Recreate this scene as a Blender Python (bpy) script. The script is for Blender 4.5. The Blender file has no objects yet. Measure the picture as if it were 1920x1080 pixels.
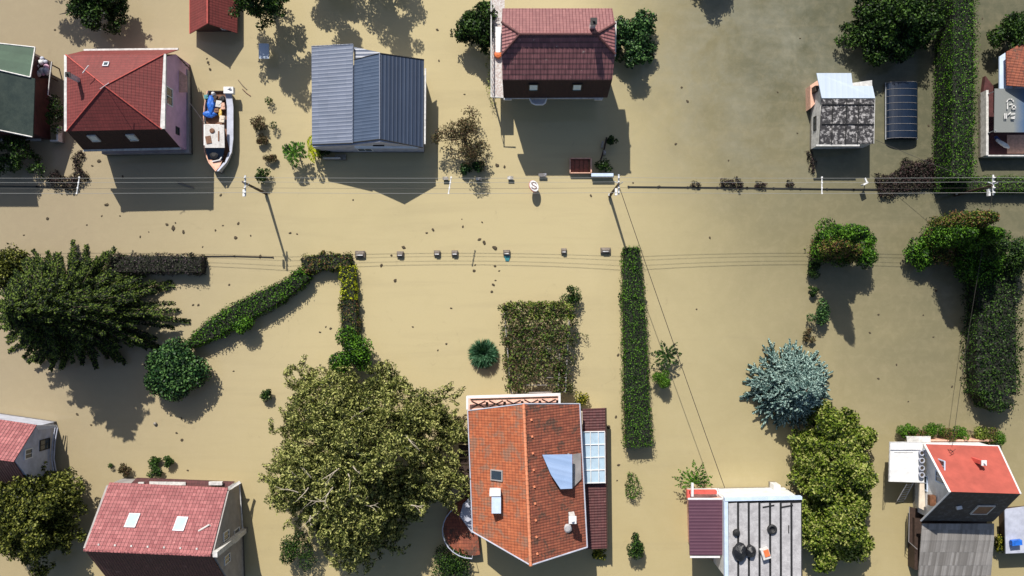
import bpy, math, random
import numpy as np
from mathutils import Vector, Matrix
R = math.radians
sc = bpy.context.scene
COL = sc.collection
H = 75.0                     # camera height above the water, metres
NX, NY = 970.0, 575.0        # where the plumb line under the camera meets the water (survey units, 5 cm each)
def G(gx, gy, z=0.0):        # plan position on the water -> metres
    return Vector(((gx-960)*.05, (540-gy)*.05, z))
def I(px, py, z=0.0):        # plan position of a point seen from above at height z
    s = 1 - z/H
    return G(NX+(px-NX)*s, NY+(py-NY)*s, z)

# ---------------- camera, sky, sun, exposure ----------------
cam = bpy.data.cameras.new("camera"); camo = bpy.data.objects.new("camera", cam); COL.objects.link(camo)
camo.location = G(NX, NY, H); camo.rotation_euler = (0, 0, 0)
cam.sensor_width = 36; cam.lens = 36*H/96.0
cam.shift_x = (960-NX)/1920; cam.shift_y = (NY-540)/1920
cam.clip_end = 2000; cam.clip_start = 1
sc.camera = camo
EL = 43.8
sh = Vector((38, -130)); sh.normalize()                 # horizontal travel of the light
sun_dir = Vector((sh.x*math.cos(R(EL)), sh.y*math.cos(R(EL)), -math.sin(R(EL))))
w = bpy.data.worlds.new("World"); sc.world = w; w.use_nodes = True
nt = w.node_tree; bg = nt.nodes["Background"]
sky = nt.nodes.new("ShaderNodeTexSky"); sky.sky_type = 'NISHITA'; sky.sun_disc = False
sky.sun_elevation = R(EL); sky.sun_rotation = math.atan2(-sh.x, -sh.y)
sky.air_density = 1.0; sky.dust_density = 1.5
nt.links.new(sky.outputs[0], bg.inputs[0]); bg.inputs[1].default_value = 0.075
sl = bpy.data.lights.new("sun", 'SUN'); sl.energy = 4.6; sl.angle = R(0.5); sl.color = (1.0, 0.95, 0.87)
so = bpy.data.objects.new("sun", sl); COL.objects.link(so)
so.rotation_euler = sun_dir.to_track_quat('-Z', 'Y').to_euler()
so.location = (0, 40, 60)
sc.view_settings.view_transform = 'Standard'; sc.view_settings.look = 'None'
sc.view_settings.gamma = 1; sc.view_settings.exposure = 0.45
sc.cycles.max_bounces = 6

# ---------------- mesh helpers ----------------
class MB:
    def __init__(s): s.v = []; s.f = []; s.smooth = False
    def face(s, pts):
        n = len(s.v); s.v += [Vector(p) for p in pts]; s.f.append(list(range(n, n+len(pts)))); return s
    def slab(s, top, th, down=Vector((0, 0, -1))):
        top = [Vector(p) for p in top]
        a = sum((top[i].x*top[(i+1) % len(top)].y-top[(i+1) % len(top)].x*top[i].y) for i in range(len(top)))
        if a < 0: top = top[::-1]
        n = len(top); b = len(s.v)
        s.v += top+[p+down*th for p in top]
        if n == 4:
            s.f.append([b, b+1, b+2, b+3]); s.f.append([b+7, b+6, b+5, b+4])
        else:
            s.f.append([b+i for i in range(n)]); s.f.append([b+2*n-1-i for i in range(n)])
        for i in range(n):
            j = (i+1) % n; s.f.append([b+i, b+n+i, b+n+j, b+j])
        return s
    def prism(s, foot, z0, z1):
        return s.slab([Vector((p[0], p[1], z1)) for p in foot], z1-z0)
    def sheet(s, pts, off):              # polygon pushed along a vector
        pts = [Vector(p) for p in pts]; off = Vector(off); n = len(pts); b = len(s.v)
        s.v += pts+[p+off for p in pts]
        s.f.append([b+i for i in range(n)][::-1]); s.f.append([b+n+i for i in range(n)])
        for i in range(n):
            j = (i+1) % n; s.f.append([b+i, b+j, b+n+j, b+n+i])
        return s
    def box(s, c, sz, rz=0.0, rx=0.0, ry=0.0):
        c = Vector(c); m = Matrix.Rotation(rz, 3, 'Z') @ Matrix.Rotation(ry, 3, 'Y') @ Matrix.Rotation(rx, 3, 'X'); b = len(s.v)
        for z in (-.5, .5):
            for x, y in ((-.5, -.5), (.5, -.5), (.5, .5), (-.5, .5)):
                s.v.append(c+m @ Vector((x*sz[0], y*sz[1], z*sz[2])))
        for q in ((3, 2, 1, 0), (4, 5, 6, 7), (0, 1, 5, 4), (1, 2, 6, 5), (2, 3, 7, 6), (3, 0, 4, 7)):
            s.f.append([b+i for i in q])
        return s
    def tube(s, pts, r, n=6, caps=True):
        pts = [Vector(p) for p in pts]
        rs = r if isinstance(r, (list, tuple)) else [r]*len(pts); b = len(s.v)
        for i, p in enumerate(pts):
            d = (pts[min(i+1, len(pts)-1)]-pts[max(i-1, 0)]).normalized()
            u = d.cross(Vector((0, 0, 1)));
            if u.length < 1e-3: u = Vector((1, 0, 0))
            u.normalize(); w_ = d.cross(u)
            for k in range(n):
                a = 2*math.pi*k/n; s.v.append(p+(u*math.cos(a)+w_*math.sin(a))*rs[i])
        for i in range(len(pts)-1):
            for k in range(n):
                k2 = (k+1) % n; s.f.append([b+i*n+k, b+i*n+k2, b+(i+1)*n+k2, b+(i+1)*n+k])
        if caps:
            s.f.append([b+k for k in range(n)][::-1]); s.f.append([b+(len(pts)-1)*n+k for k in range(n)])
        return s
    def lathe(s, c, prof, n=16):         # prof: (radius, z)
        c = Vector(c); b = len(s.v)
        for r_, z in prof:
            for k in range(n):
                a = 2*math.pi*k/n; s.v.append(c+Vector((r_*math.cos(a), r_*math.sin(a), z)))
        for i in range(len(prof)-1):
            for k in range(n):
                k2 = (k+1) % n; s.f.append([b+i*n+k, b+i*n+k2, b+(i+1)*n+k2, b+(i+1)*n+k])
        s.f.append([b+k for k in range(n)][::-1]); s.f.append([b+(len(prof)-1)*n+k for k in range(n)])
        return s
    def split(s, name, m, parent):      # every loose piece becomes a part of its own
        par = list(range(len(s.v)))
        def fd(i):
            while par[i] != i: par[i] = par[par[i]]; i = par[i]
            return i
        for f in s.f:
            for k in f[1:]: par[fd(k)] = fd(f[0])
        grp = {}
        for f in s.f: grp.setdefault(fd(f[0]), []).append(f)
        for fs in grp.values():
            q = MB(); ids = sorted({k for f in fs for k in f}); mp = {k: i for i, k in enumerate(ids)}
            q.v = [s.v[k] for k in ids]; q.f = [[mp[k] for k in f] for f in fs]; q.build(name, m, parent)
    def build(s, name, m, parent=None, label=None):
        o0 = Vector(parent['org']) if parent is not None else Vector((0, 0, 0))
        me = bpy.data.meshes.new(name); me.from_pydata([tuple(p-o0) for p in s.v], [], s.f)
        uv = me.uv_layers.new(name="UVMap")
        V = s.v
        for poly in me.polygons:
            n = poly.normal; t = Vector((0, 0, 1)).cross(n)
            if t.length < .02: t = Vector((1, 0, 0)); w_ = Vector((0, 1, 0))
            else: t.normalize(); w_ = n.cross(t)
            for li in poly.loop_indices:
                p = V[me.loops[li].vertex_index]; uv.data[li].uv = (p.dot(t), p.dot(w_))
            poly.use_smooth = s.smooth
        me.materials.append(m)
        o = bpy.data.objects.new(name, me); COL.objects.link(o)
        if parent is not None: o.parent = parent
        o['org'] = tuple(o0)
        if label: o['label'] = label
        return o
def tag(o, label=None, cat=None, group=None, kind=None):
    if label: o['label'] = label
    if cat: o['category'] = cat
    if group: o['group'] = group
    if kind: o['kind'] = kind
    return o
def thing(name, label, cat, org, group=None):
    o = bpy.data.objects.new(name, None); COL.objects.link(o); o.location = org; o['org'] = tuple(org)
    o.empty_display_size = .3
    return tag(o, label, cat, group)
def single(name, mb, m, label, cat, org, group=None):      # a thing that is one mesh
    org = Vector(org); mb.v = [p-org for p in mb.v]
    o = mb.build(name, m); o.location = org; o['org'] = tuple(org)
    return tag(o, label, cat, group)
def dup(root, loc, rz, label=None):
    r = root.copy(); COL.objects.link(r); r.location = loc; r.rotation_euler = (0, 0, rz)
    if label: r['label'] = label
    for ch in list(root.children):
        c = ch.copy(); COL.objects.link(c); c.parent = r
        for g in ch.children:
            d = g.copy(); COL.objects.link(d); d.parent = c
    return r

# ---------------- materials ----------------
def srgb(r, g, b):
    f = lambda c: ((c/255+.055)/1.055)**2.4 if c > 10 else c/255/12.92
    return (f(r), f(g), f(b), 1)
class NT:
    def __init__(s, name):
        s.m = bpy.data.materials.new(name); s.m.use_nodes = True; s.t = s.m.node_tree; s.b = s.t.nodes["Principled BSDF"]
    def n(s, typ, **k):
        x = s.t.nodes.new(typ)
        for a, b in k.items(): setattr(x, a, b)
        return x
    def l(s, a, b): s.t.links.new(a, b)
    def coord(s, which='Object'): return s.n("ShaderNodeTexCoord").outputs[which]
    def pos(s): return s.n("ShaderNodeNewGeometry").outputs['Position']
    def noise(s, vec, scale, detail=4, rough=.6, dist=0):
        x = s.n("ShaderNodeTexNoise"); s.l(vec, x.inputs['Vector']); x.inputs['Scale'].default_value = scale
        x.inputs['Detail'].default_value = detail; x.inputs['Roughness'].default_value = rough; x.inputs['Distortion'].default_value = dist
        return x.outputs['Fac']
    def ramp(s, fac, stops):
        x = s.n("ShaderNodeValToRGB"); s.l(fac, x.inputs[0]); el = x.color_ramp.elements
        while len(el) < len(stops): el.new(.5)
        for e, (p, c) in zip(el, stops): e.position = p; e.color = c if len(c) == 4 else (*c, 1)
        return x.outputs[0]
    def math(s, op, a, b=None, c=None):
        x = s.n("ShaderNodeMath", operation=op)
        for i, q in enumerate((a, b, c)):
            if q is None: continue
            if isinstance(q, (int, float)): x.inputs[i].default_value = q
            else: s.l(q, x.inputs[i])
        return x.outputs[0]
    def mix(s, fac, a, b, typ='MIX'):
        x = s.n("ShaderNodeMix", data_type='RGBA', blend_type=typ)
        for i, q in ((0, fac), (6, a), (7, b)):
            if isinstance(q, (int, float)): x.inputs[i].default_value = q
            elif isinstance(q, tuple): x.inputs[i].default_value = q if len(q) == 4 else (*q, 1)
            else: s.l(q, x.inputs[i])
        return x.outputs[2]
    def bump(s, h, strength=.5, dist=.05, prev=None):
        x = s.n("ShaderNodeBump"); x.inputs['Strength'].default_value = strength; x.inputs['Distance'].default_value = dist
        s.l(h, x.inputs['Height'])
        if prev is not None: s.l(prev, x.inputs['Normal'])
        return x.outputs[0]
    def out(s, col=None, rough=None, normal=None, **k):
        if col is not None:
            if isinstance(col, tuple): s.b.inputs['Base Color'].default_value = col if len(col) == 4 else (*col, 1)
            else: s.l(col, s.b.inputs['Base Color'])
        if rough is not None:
            if isinstance(rough, (int, float)): s.b.inputs['Roughness'].default_value = rough
            else: s.l(rough, s.b.inputs['Roughness'])
        if normal is not None: s.l(normal, s.b.inputs['Normal'])
        for a, b in k.items(): s.b.inputs[a.replace('_', ' ')].default_value = b
        return s.m
def plain(name, c, rough=.6, var=.25, scale=3.0, metallic=0.0, bump=0.15, alpha=None):
    t = NT(name); P = t.pos(); n = t.noise(P, scale, 5)
    n2 = t.noise(P, scale*9, 3)
    lo = tuple(x*(1-var) for x in c[:3]); hi = tuple(min(1, x*(1+var*.8)) for x in c[:3])
    col = t.ramp(n, [(.3, lo), (.7, hi)])
    return t.out(col, rough, t.bump(n2, bump, .02), Metallic=metallic)
def two(name, c1, c2, scale, lo=.45, hi=.55, rough=.7, fine=10.0, bump=.3):
    t = NT(name); P = t.pos(); n = t.noise(P, scale, 6, .7)
    col = t.ramp(n, [(lo, c1[:3]), (hi, c2[:3])]); f = t.noise(P, fine, 4)
    col = t.mix(.35, col, t.ramp(f, [(.3, (.25, .25, .25)), (.75, (1, 1, 1))]), 'MULTIPLY')
    return t.out(col, rough, t.bump(f, bump, .03))
def rooftile(name, c1, c2, rowh=.34, colw=.26, rough=.6, gapw=.1, rollamp=.45, moss=None, moss_amt=.6, depth=.05, strength=.8, stain=.35, spots=None, flat=False):
    """tile courses: stepped rows down the slope, rolls across; one colour value per tile"""
    t = NT(name); uv = t.coord('UV'); sp = t.n("ShaderNodeSeparateXYZ"); t.l(uv, sp.inputs[0])
    v = t.math('DIVIDE', sp.outputs[1], rowh); u = t.math('DIVIDE', sp.outputs[0], colw)
    fv = t.math('FRACT', v); fu = t.math('FRACT', u)
    row = t.math('FLOOR', v); colm = t.math('FLOOR', u)
    cv = t.n("ShaderNodeCombineXYZ"); t.l(colm, cv.inputs[0]); t.l(row, cv.inputs[1])
    wn = t.n("ShaderNodeTexWhiteNoise", noise_dimensions='2D'); t.l(cv.outputs[0], wn.inputs['Vector'])
    stp = t.math('SUBTRACT', 1.0, fv)                      # thick at the lower edge
    roll = t.math('SINE', t.math('MULTIPLY', fu, 6.2832)); hgt = t.math('ADD', stp, t.math('MULTIPLY', roll, 0.0 if flat else rollamp))
    P = t.pos(); n = t.noise(P, .55, 6, .7); nf = t.noise(P, 7, 4, .7)
    base = t.mix(wn.outputs['Value'], c1, c2)
    base = t.mix(t.math('MULTIPLY', t.ramp(n, [(.35, (0, 0, 0)), (.75, (1, 1, 1))]), stain), base, tuple(x*.38 for x in c1[:3]))
    base = t.mix(t.math('MULTIPLY', t.ramp(nf, [(.4, (1, 1, 1)), (.7, (0, 0, 0))]), .35), base, tuple(x*.6 for x in c1[:3]))
    mp = t.n('ShaderNodeMapping'); t.l(uv, mp.inputs[0]); mp.inputs['Scale'].default_value = (2.6, .28, 1)
    ns_ = t.noise(mp.outputs[0], 1.0, 5, .7); base = t.mix(t.math('MULTIPLY', t.ramp(ns_, [(.5, (0, 0, 0)), (.72, (1, 1, 1))]), stain), base, tuple(x*.42 for x in c1[:3]))
    nl = t.noise(P, 5.5, 6, .75); base = t.mix(t.math('MULTIPLY', t.ramp(nl, [(.62, (0, 0, 0)), (.7, (1, 1, 1))]), .35), base, (.34, .27, .2, 1))
    if moss:
        nm = t.noise(P, .9, 8, .75, .4)
        base = t.mix(t.ramp(nm, [(moss_amt, (0, 0, 0)), (moss_amt+.07, (1, 1, 1))]), base, moss)
    if spots:
        ns = t.noise(P, 3.1, 3, .6)
        base = t.mix(t.ramp(ns, [(.68, (0, 0, 0)), (.74, (1, 1, 1))]), base, spots)
    gap = t.math('LESS_THAN', fv, gapw); base = t.mix(t.math('MULTIPLY', gap, .55), base, (.01, .008, .008, 1))
    return t.out(base, rough, t.bump(hgt, strength, depth))
def ribbed(name, c1, c2, pitch=.3, along='v', rough=.4, depth=.03, rows=None, metallic=0.0, stain=.3):
    t = NT(name); uv = t.coord('UV'); sp = t.n("ShaderNodeSeparateXYZ"); t.l(uv, sp.inputs[0])
    q = sp.outputs[0] if along == 'v' else sp.outputs[1]
    f = t.math('FRACT', t.math('DIVIDE', q, pitch)); rib = t.math('POWER', t.math('SINE', t.math('MULTIPLY', f, 3.1416)), 6)
    P = t.pos(); n = t.noise(P, .5, 6, .7); h = rib
    cell = t.math('FLOOR', t.math('DIVIDE', q, pitch))
    if rows:
        q2 = sp.outputs[1] if along == 'v' else sp.outputs[0]
        g = t.math('FRACT', t.math('DIVIDE', q2, rows)); h = t.math('ADD', rib, t.math('MULTIPLY', t.math('SUBTRACT', 1.0, g), 1.2))
        cell = t.math('ADD', t.math('MULTIPLY', cell, 17.0), t.math('FLOOR', t.math('DIVIDE', q2, rows)))
    wn = t.n("ShaderNodeTexWhiteNoise", noise_dimensions='1D'); t.l(cell, wn.inputs['W'])
    col = t.mix(wn.outputs['Value'], c1, c2)
    col = t.mix(t.math('MULTIPLY', t.ramp(n, [(.4, (0, 0, 0)), (.75, (1, 1, 1))]), stain), col, tuple(x*.5 for x in c1[:3]))
    return t.out(col, rough, t.bump(h, .7, depth), Metallic=metallic)
def leafmat(name, cols, scale=.5, rough=.5, trans=.15, islands=.5, contrast=(.35, .65)):
    """leaf colours vary per leaf and in drifts through the crown"""
    t = NT(name); P = t.pos(); n = t.noise(P, scale, 4, .65)
    g = t.n("ShaderNodeNewGeometry"); r_ = g.outputs['Random Per Island']
    f = t.math('ADD', t.math('MULTIPLY', n, 1-islands), t.math('MULTIPLY', r_, islands))
    k = len(cols); lo, hi = contrast
    col = t.ramp(f, [(lo+(hi-lo)*i/(k-1), c) for i, c in enumerate(cols)])
    t.out(col, rough); t.b.inputs['Specular IOR Level'].default_value = .15
    tr = t.n("ShaderNodeBsdfTranslucent"); t.l(t.mix(1.0, col, (1.0, 1.1, .45, 1), 'MULTIPLY'), tr.inputs[0])
    mx = t.n("ShaderNodeMixShader"); mx.inputs[0].default_value = trans
    t.l(t.b.outputs[0], mx.inputs[1]); t.l(tr.outputs[0], mx.inputs[2])
    o = [x for x in t.t.nodes if x.type == 'OUTPUT_MATERIAL'][0]; t.l(mx.outputs[0], o.inputs[0])
    return t.m
def walled(name, c, rough=.85, var=.2, scale=1.5):
    # render with a ragged muddy tide mark just above the flood
    t = NT(name); P = t.pos(); n = t.noise(P, scale, 5); s = t.n("ShaderNodeSeparateXYZ"); t.l(P, s.inputs[0])
    col = t.ramp(n, [(.3, tuple(x*(1-var) for x in c)), (.7, tuple(min(1, x*(1+var*.8)) for x in c))])
    m_ = t.noise(P, 2.5, 5, .7); zz_ = t.math('SUBTRACT', s.outputs[2], t.math('MULTIPLY', m_, .5))
    col = t.mix(t.ramp(zz_, [(.12, (1, 1, 1)), (.2, (0, 0, 0))]), col, tuple(x*.35 for x in (c[0], c[1]*.9, c[2]*.75)))
    return t.out(col, rough, t.bump(t.noise(P, 9, 3), .2, .02))
def glass(name, c, rough=.08):
    return plain(name, c, rough, .1, 2, bump=.02)

M = {}
M['white'] = walled('white_paint', (.68, .68, .68), .5, .14, 2)
M['offwhite'] = walled('weathered_white', (.55, .54, .52), .7, .3, 3)
M['paleblue'] = plain('pale_blue_render', (.5, .6, .75), .6, .12, 2)
M['greywall'] = walled('grey_render', (.30, .28, .27), .85, .2, 1.2)
M['bluewall'] = walled('blue_grey_render', (.42, .44, .52), .8, .2, 1.5)
M['cream'] = walled('cream_render', (.6, .52, .42), .8, .15, 1.5)
M['pink'] = walled('mauve_render', (.62, .38, .50), .8, .15, 1.5)
M['pinkfloor'] = plain('pink_tile', (.75, .45, .36), .7, .25, 4)
M['darkred'] = plain('dark_red_cladding', (.07, .018, .018), .7, .4, 2)
M['darkwood'] = plain('dark_wood', (.04, .022, .015), .7, .4, 5)
M['brownwood'] = plain('brown_wood', (.16, .07, .035), .6, .4, 5)
M['bark'] = plain('bark', (.10, .075, .055), .9, .4, 6)
M['palebark'] = plain('pale_bark', (.38, .33, .26), .8, .35, 5)
M['concrete'] = two('old_concrete', (.36, .35, .36), (.5, .49, .5), 1.2, .4, .6, .85)
M['metal'] = plain('galvanised_steel', (.55, .58, .62), .4, .15, 4, metallic=.4)
M['black'] = plain('black_rubber', (.012, .012, .013), .6, .3, 4)
M['darkblue'] = plain('dark_blue_glass', (.006, .014, .032), .35, .2, 1.5, bump=.02)
M['glass'] = glass('window_glass', (.03, .045, .06), .05)
M['paleglass'] = glass('sky_lit_glass', (.5, .62, .66), .2)
M['skyglass'] = glass('roof_glass', (.38, .50, .60), .15)
M['wire'] = plain('aluminium_cable', (.27, .27, .26), .8, .05, 2)
M['darkwire'] = plain('dark_cable', (.03, .025, .02), .6, .1, 2)
M['bluetarp'] = plain('blue_tarpaulin', (.015, .13, .55), .5, .35, 5, bump=.6)
M['yellow'] = plain('yellow_canvas', (.75, .5, .12), .6, .2, 5)
M['teal'] = plain('teal_sheet', (.05, .22, .24), .5, .2, 5)
M['orange'] = plain('orange_paint', (.65, .16, .05), .6, .25, 5)
M['salmon'] = plain('salmon_deck', (.62, .36, .26), .7, .25, 4)
M['redpaint'] = plain('red_paint', (.6, .10, .08), .6, .2, 4)
M['soil'] = plain('wet_soil', (.05, .038, .025), .9, .4, 3)
M['hedge_core'] = plain('twigs', (.012, .014, .008), .95, .5, 4)
M['deadleaf'] = plain('dead_leaves', (.06, .045, .025), .9, .5, 9)

# the flood water: opaque silt, smooth surface
t = NT('muddy_floodwater'); P = t.pos()
sx = t.n("ShaderNodeSeparateXYZ"); t.l(P, sx.inputs[0])
big = t.noise(P, .035, 5, .55, .6); mid = t.noise(P, .13, 6, .6, 1.2); fine = t.noise(P, 1.3, 5, .7, .5)
grain = t.noise(P, 7, 3, .7)
cl01 = lambda q: t.math('MINIMUM', t.math('MAXIMUM', q, 0.0), 1.0)
east = cl01(t.math('MULTIPLY_ADD', sx.outputs[0], .029, -.12)); north = cl01(t.math('MULTIPLY_ADD', sx.outputs[1], .04, .1))
eastn = cl01(t.math('MULTIPLY_ADD', sx.outputs[0], .06, -.45)); south0 = cl01(t.math('MULTIPLY_ADD', sx.outputs[1], -.04, -.1))
f = t.math('MULTIPLY', east, t.math('MULTIPLY_ADD', south0, -.34, .64))
f = t.math('ADD', f, t.math('MULTIPLY', t.math('MULTIPLY', north, eastn), .58))
f = t.math('ADD', f, t.math('MULTIPLY_ADD', big, .35, -.175)); f = t.math('ADD', f, t.math('MULTIPLY_ADD', mid, .22, -.11))
col = t.ramp(f, [(.0, (.44, .371, .212)), (.25, (.345, .295, .166)), (.55, (.205, .182, .105)), (1.0, (.105, .104, .066))])
west = cl01(t.math('MULTIPLY_ADD', sx.outputs[0], -.042, -.75))
col = t.mix(t.math('MULTIPLY', west, .85), col, (.285, .235, .160, 1))
south = t.math('MULTIPLY_ADD', sx.outputs[1], -.04, -.35)         # ochre tone to the south
sm = t.n("ShaderNodeClamp"); t.l(t.math('ADD', south, t.math('MULTIPLY_ADD', mid, .5, -.2)), sm.inputs[0])
col = t.mix(t.math('MULTIPLY', sm.outputs[0], .6), col, (.375, .30, .145, 1))
stk = t.n('ShaderNodeMapping'); t.l(P, stk.inputs[0]); stk.inputs['Scale'].default_value = (.05, .55, 1); stk.inputs['Rotation'].default_value = (0, 0, .12)
st = t.noise(stk.outputs[0], 1.0, 6, .65, .8); col = t.mix(t.math('MULTIPLY', t.ramp(st, [(.5, (0, 0, 0)), (.72, (1, 1, 1))]), .24), col, (.28, .235, .145, 1))
scum = t.noise(P, .45, 9, .8, 1.2); col = t.mix(t.math('MULTIPLY', t.ramp(scum, [(.60, (0, 0, 0)), (.68, (1, 1, 1))]), .22), col, (.21, .175, .11, 1))
# pale streaky cloud reflections painted into the water colour, north-east
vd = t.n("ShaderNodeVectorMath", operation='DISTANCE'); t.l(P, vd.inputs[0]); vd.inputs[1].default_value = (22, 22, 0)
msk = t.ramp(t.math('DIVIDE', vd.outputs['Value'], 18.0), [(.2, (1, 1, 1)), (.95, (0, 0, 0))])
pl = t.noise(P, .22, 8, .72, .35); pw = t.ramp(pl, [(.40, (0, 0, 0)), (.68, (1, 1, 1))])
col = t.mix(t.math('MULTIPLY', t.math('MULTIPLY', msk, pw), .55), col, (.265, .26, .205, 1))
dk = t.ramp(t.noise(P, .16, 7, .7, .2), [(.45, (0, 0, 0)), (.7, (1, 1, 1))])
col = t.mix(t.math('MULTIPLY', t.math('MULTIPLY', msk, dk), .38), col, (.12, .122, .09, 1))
col = t.mix(t.math('MULTIPLY', t.ramp(fine, [(.45, (0, 0, 0)), (.8, (1, 1, 1))]), .16), col, (.45, .38, .24, 1))
col = t.mix(.05, col, t.ramp(grain, [(.3, (.3, .3, .3)), (.7, (1, 1, 1))]), 'MULTIPLY')
bp = t.bump(t.noise(P, 1.1, 3, .5), .12, .03)
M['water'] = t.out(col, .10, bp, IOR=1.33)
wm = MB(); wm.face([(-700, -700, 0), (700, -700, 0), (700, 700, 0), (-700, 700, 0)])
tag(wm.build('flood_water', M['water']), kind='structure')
gm = MB(); gm.face([(-700, -700, -1.8), (700, -700, -1.8), (700, 700, -1.8), (-700, 700, -1.8)])
tag(gm.build('ground', M['soil']), kind='structure')

# ---------------- foliage ----------------
def unit(a): return a/np.maximum(np.linalg.norm(a, axis=-1, keepdims=True), 1e-6)
class Leaves:
    def __init__(s, seed): s.rng = np.random.default_rng(seed); s.V = []; s.n = 0
    def add(s, C, N, T, L, W, fold=0.0):
        """diamond shaped leaves at C with normal N, pointing along T"""
        N = unit(N); T = unit(T-N*np.sum(T*N, -1, keepdims=True)); B = np.cross(N, T)
        L = np.broadcast_to(np.asarray(L, float), (len(C),))[:, None]; W = np.broadcast_to(np.asarray(W, float), (len(C),))[:, None]
        q = np.stack([C-T*L*.5, C+B*W*.5+T*L*.05+N*fold*W, C+T*L*.5, C-B*W*.5+T*L*.05+N*fold*W], 1)
        s.V.append(q.reshape(-1, 3)); s.n += len(C)
    def puff(s, c, r, n, L, W, up=.3, squash=.8, hollow=.45, outw=.8, clip=.05, ax=None, st=2.2):
        """a clump of leaves around c"""
        g = s.rng; D = unit(g.normal(size=(n, 3))); rr = (hollow+(1-hollow)*g.random(n)**.7)[:, None]
        C = np.array(c)+D*rr*np.array([r, r, r*squash]); N = D*outw+g.normal(size=(n, 3))*.7+np.array([0, 0, up]); T = D+g.normal(size=(n, 3))*.7
        if ax is not None:
            ax = np.asarray(ax, float); ax = ax/np.linalg.norm(ax); O = C-np.array(c); al = (O@ax)[:, None]*ax; C = np.array(c)+(O-al)*.62+al*st; T = ax+g.normal(size=(n, 3))*.45
        k = C[:, 2] > clip; C, N, T = C[k], N[k], T[k]; z = g.random(len(C))
        s.add(C, N, T, L*(.6+.8*z), W*(.6+.8*z))
    def build(s, name, m, parent, label=None, kind=None):
        V = np.concatenate(s.V) if s.V else np.zeros((0, 3)); o0 = np.array(parent['org']); V = (V-o0).astype(np.float32); n = len(V)//4
        me = bpy.data.meshes.new(name); me.vertices.add(len(V)); me.vertices.foreach_set('co', V.ravel())
        me.loops.add(n*4); me.loops.foreach_set('vertex_index', np.arange(n*4, dtype=np.int32))
        me.polygons.add(n); me.polygons.foreach_set('loop_start', np.arange(0, n*4, 4, dtype=np.int32))
        me.update(calc_edges=True); me.validate()
        me.materials.append(m); o = bpy.data.objects.new(name, me); COL.objects.link(o); o.parent = parent; o['org'] = parent['org']
        if label: o['label'] = label
        return o

L_ = {}
L_['willow'] = leafmat('leaf_olive', [(.010, .014, .004), (.04, .052, .012), (.095, .12, .026), (.21, .235, .055), (.46, .46, .16)], .45, .5, .2, .45)
L_['dark'] = leafmat('leaf_dark_green', [(.004, .010, .004), (.010, .026, .007), (.022, .052, .010), (.055, .11, .018)], .6, .45, .12)
L_['conifer'] = leafmat('needles_dark', [(.003, .007, .003), (.008, .018, .005), (.024, .046, .009), (.11, .16, .025)], .5, .55, .1)
L_['yellowing'] = leafmat('leaf_yellowing', [(.008, .02, .004), (.04, .06, .008), (.10, .12, .012), (.32, .29, .03)], .8, .5, .2)
L_['hedge'] = leafmat('leaf_hedge', [(.004, .014, .003), (.012, .044, .004), (.036, .11, .007), (.10, .22, .018)], .8, .5, .12)
L_['hedgedark'] = leafmat('leaf_hedge_dark', [(.003, .010, .002), (.008, .030, .004), (.022, .07, .006), (.06, .14, .012)], .6, .5, .1)
L_['bright'] = leafmat('leaf_bright', [(.02, .06, .006), (.05, .13, .01), (.11, .22, .02)], 1.2, .5, .2)
L_['lime'] = leafmat('leaf_lime', [(.08, .12, .006), (.25, .30, .01), (.5, .52, .03)], 2, .5, .25)
L_['purple'] = leafmat('leaf_purple', [(.010, .010, .008), (.03, .02, .026), (.035, .06, .015), (.07, .05, .06)], 1.2, .5, .08)
L_['magnolia'] = leafmat('leaf_glossy', [(.004, .014, .006), (.010, .034, .012), (.026, .075, .02), (.09, .18, .05)], 1.2, .42, .08)
L_['mixed'] = leafmat('leaf_mixed_autumn', [(.006, .018, .004), (.025, .055, .008), (.075, .13, .013), (.15, .19, .025), (.17, .09, .045)], .9, .5, .15)
L_['spruce'] = leafmat('needles_blue', [(.010, .03, .028), (.045, .10, .095), (.15, .26, .24), (.42, .56, .50)], .9, .6, .08)
L_['walnut'] = leafmat('leaf_yellow_green', [(.010, .022, .003), (.045, .08, .008), (.14, .20, .018), (.20, .26, .035), (.36, .37, .12)], .9, .5, .22, .38)
L_['oak'] = leafmat('leaf_mid_green', [(.008, .012, .003), (.03, .042, .007), (.09, .11, .016), (.22, .23, .05)], .8, .5, .2)
L_['brown'] = leafmat('leaf_brownish', [(.03, .03, .014), (.08, .07, .03), (.14, .12, .05), (.09, .05, .03)], 1.5, .6, .15)
L_['vine'] = leafmat('leaf_vine', [(.015, .022, .008), (.035, .065, .014), (.09, .16, .022), (.15, .19, .04), (.12, .085, .05)], 1.3, .55, .15, .55)
L_['yucca'] = leafmat('leaf_yucca', [(.005, .022, .010), (.03, .10, .04), (.13, .27, .15)], 2, .4, .1)
L_['bramble'] = leafmat('leaf_bramble', [(.012, .009, .009), (.035, .02, .02), (.09, .055, .055), (.03, .035, .025)], 1.6, .6, .1)

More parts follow.
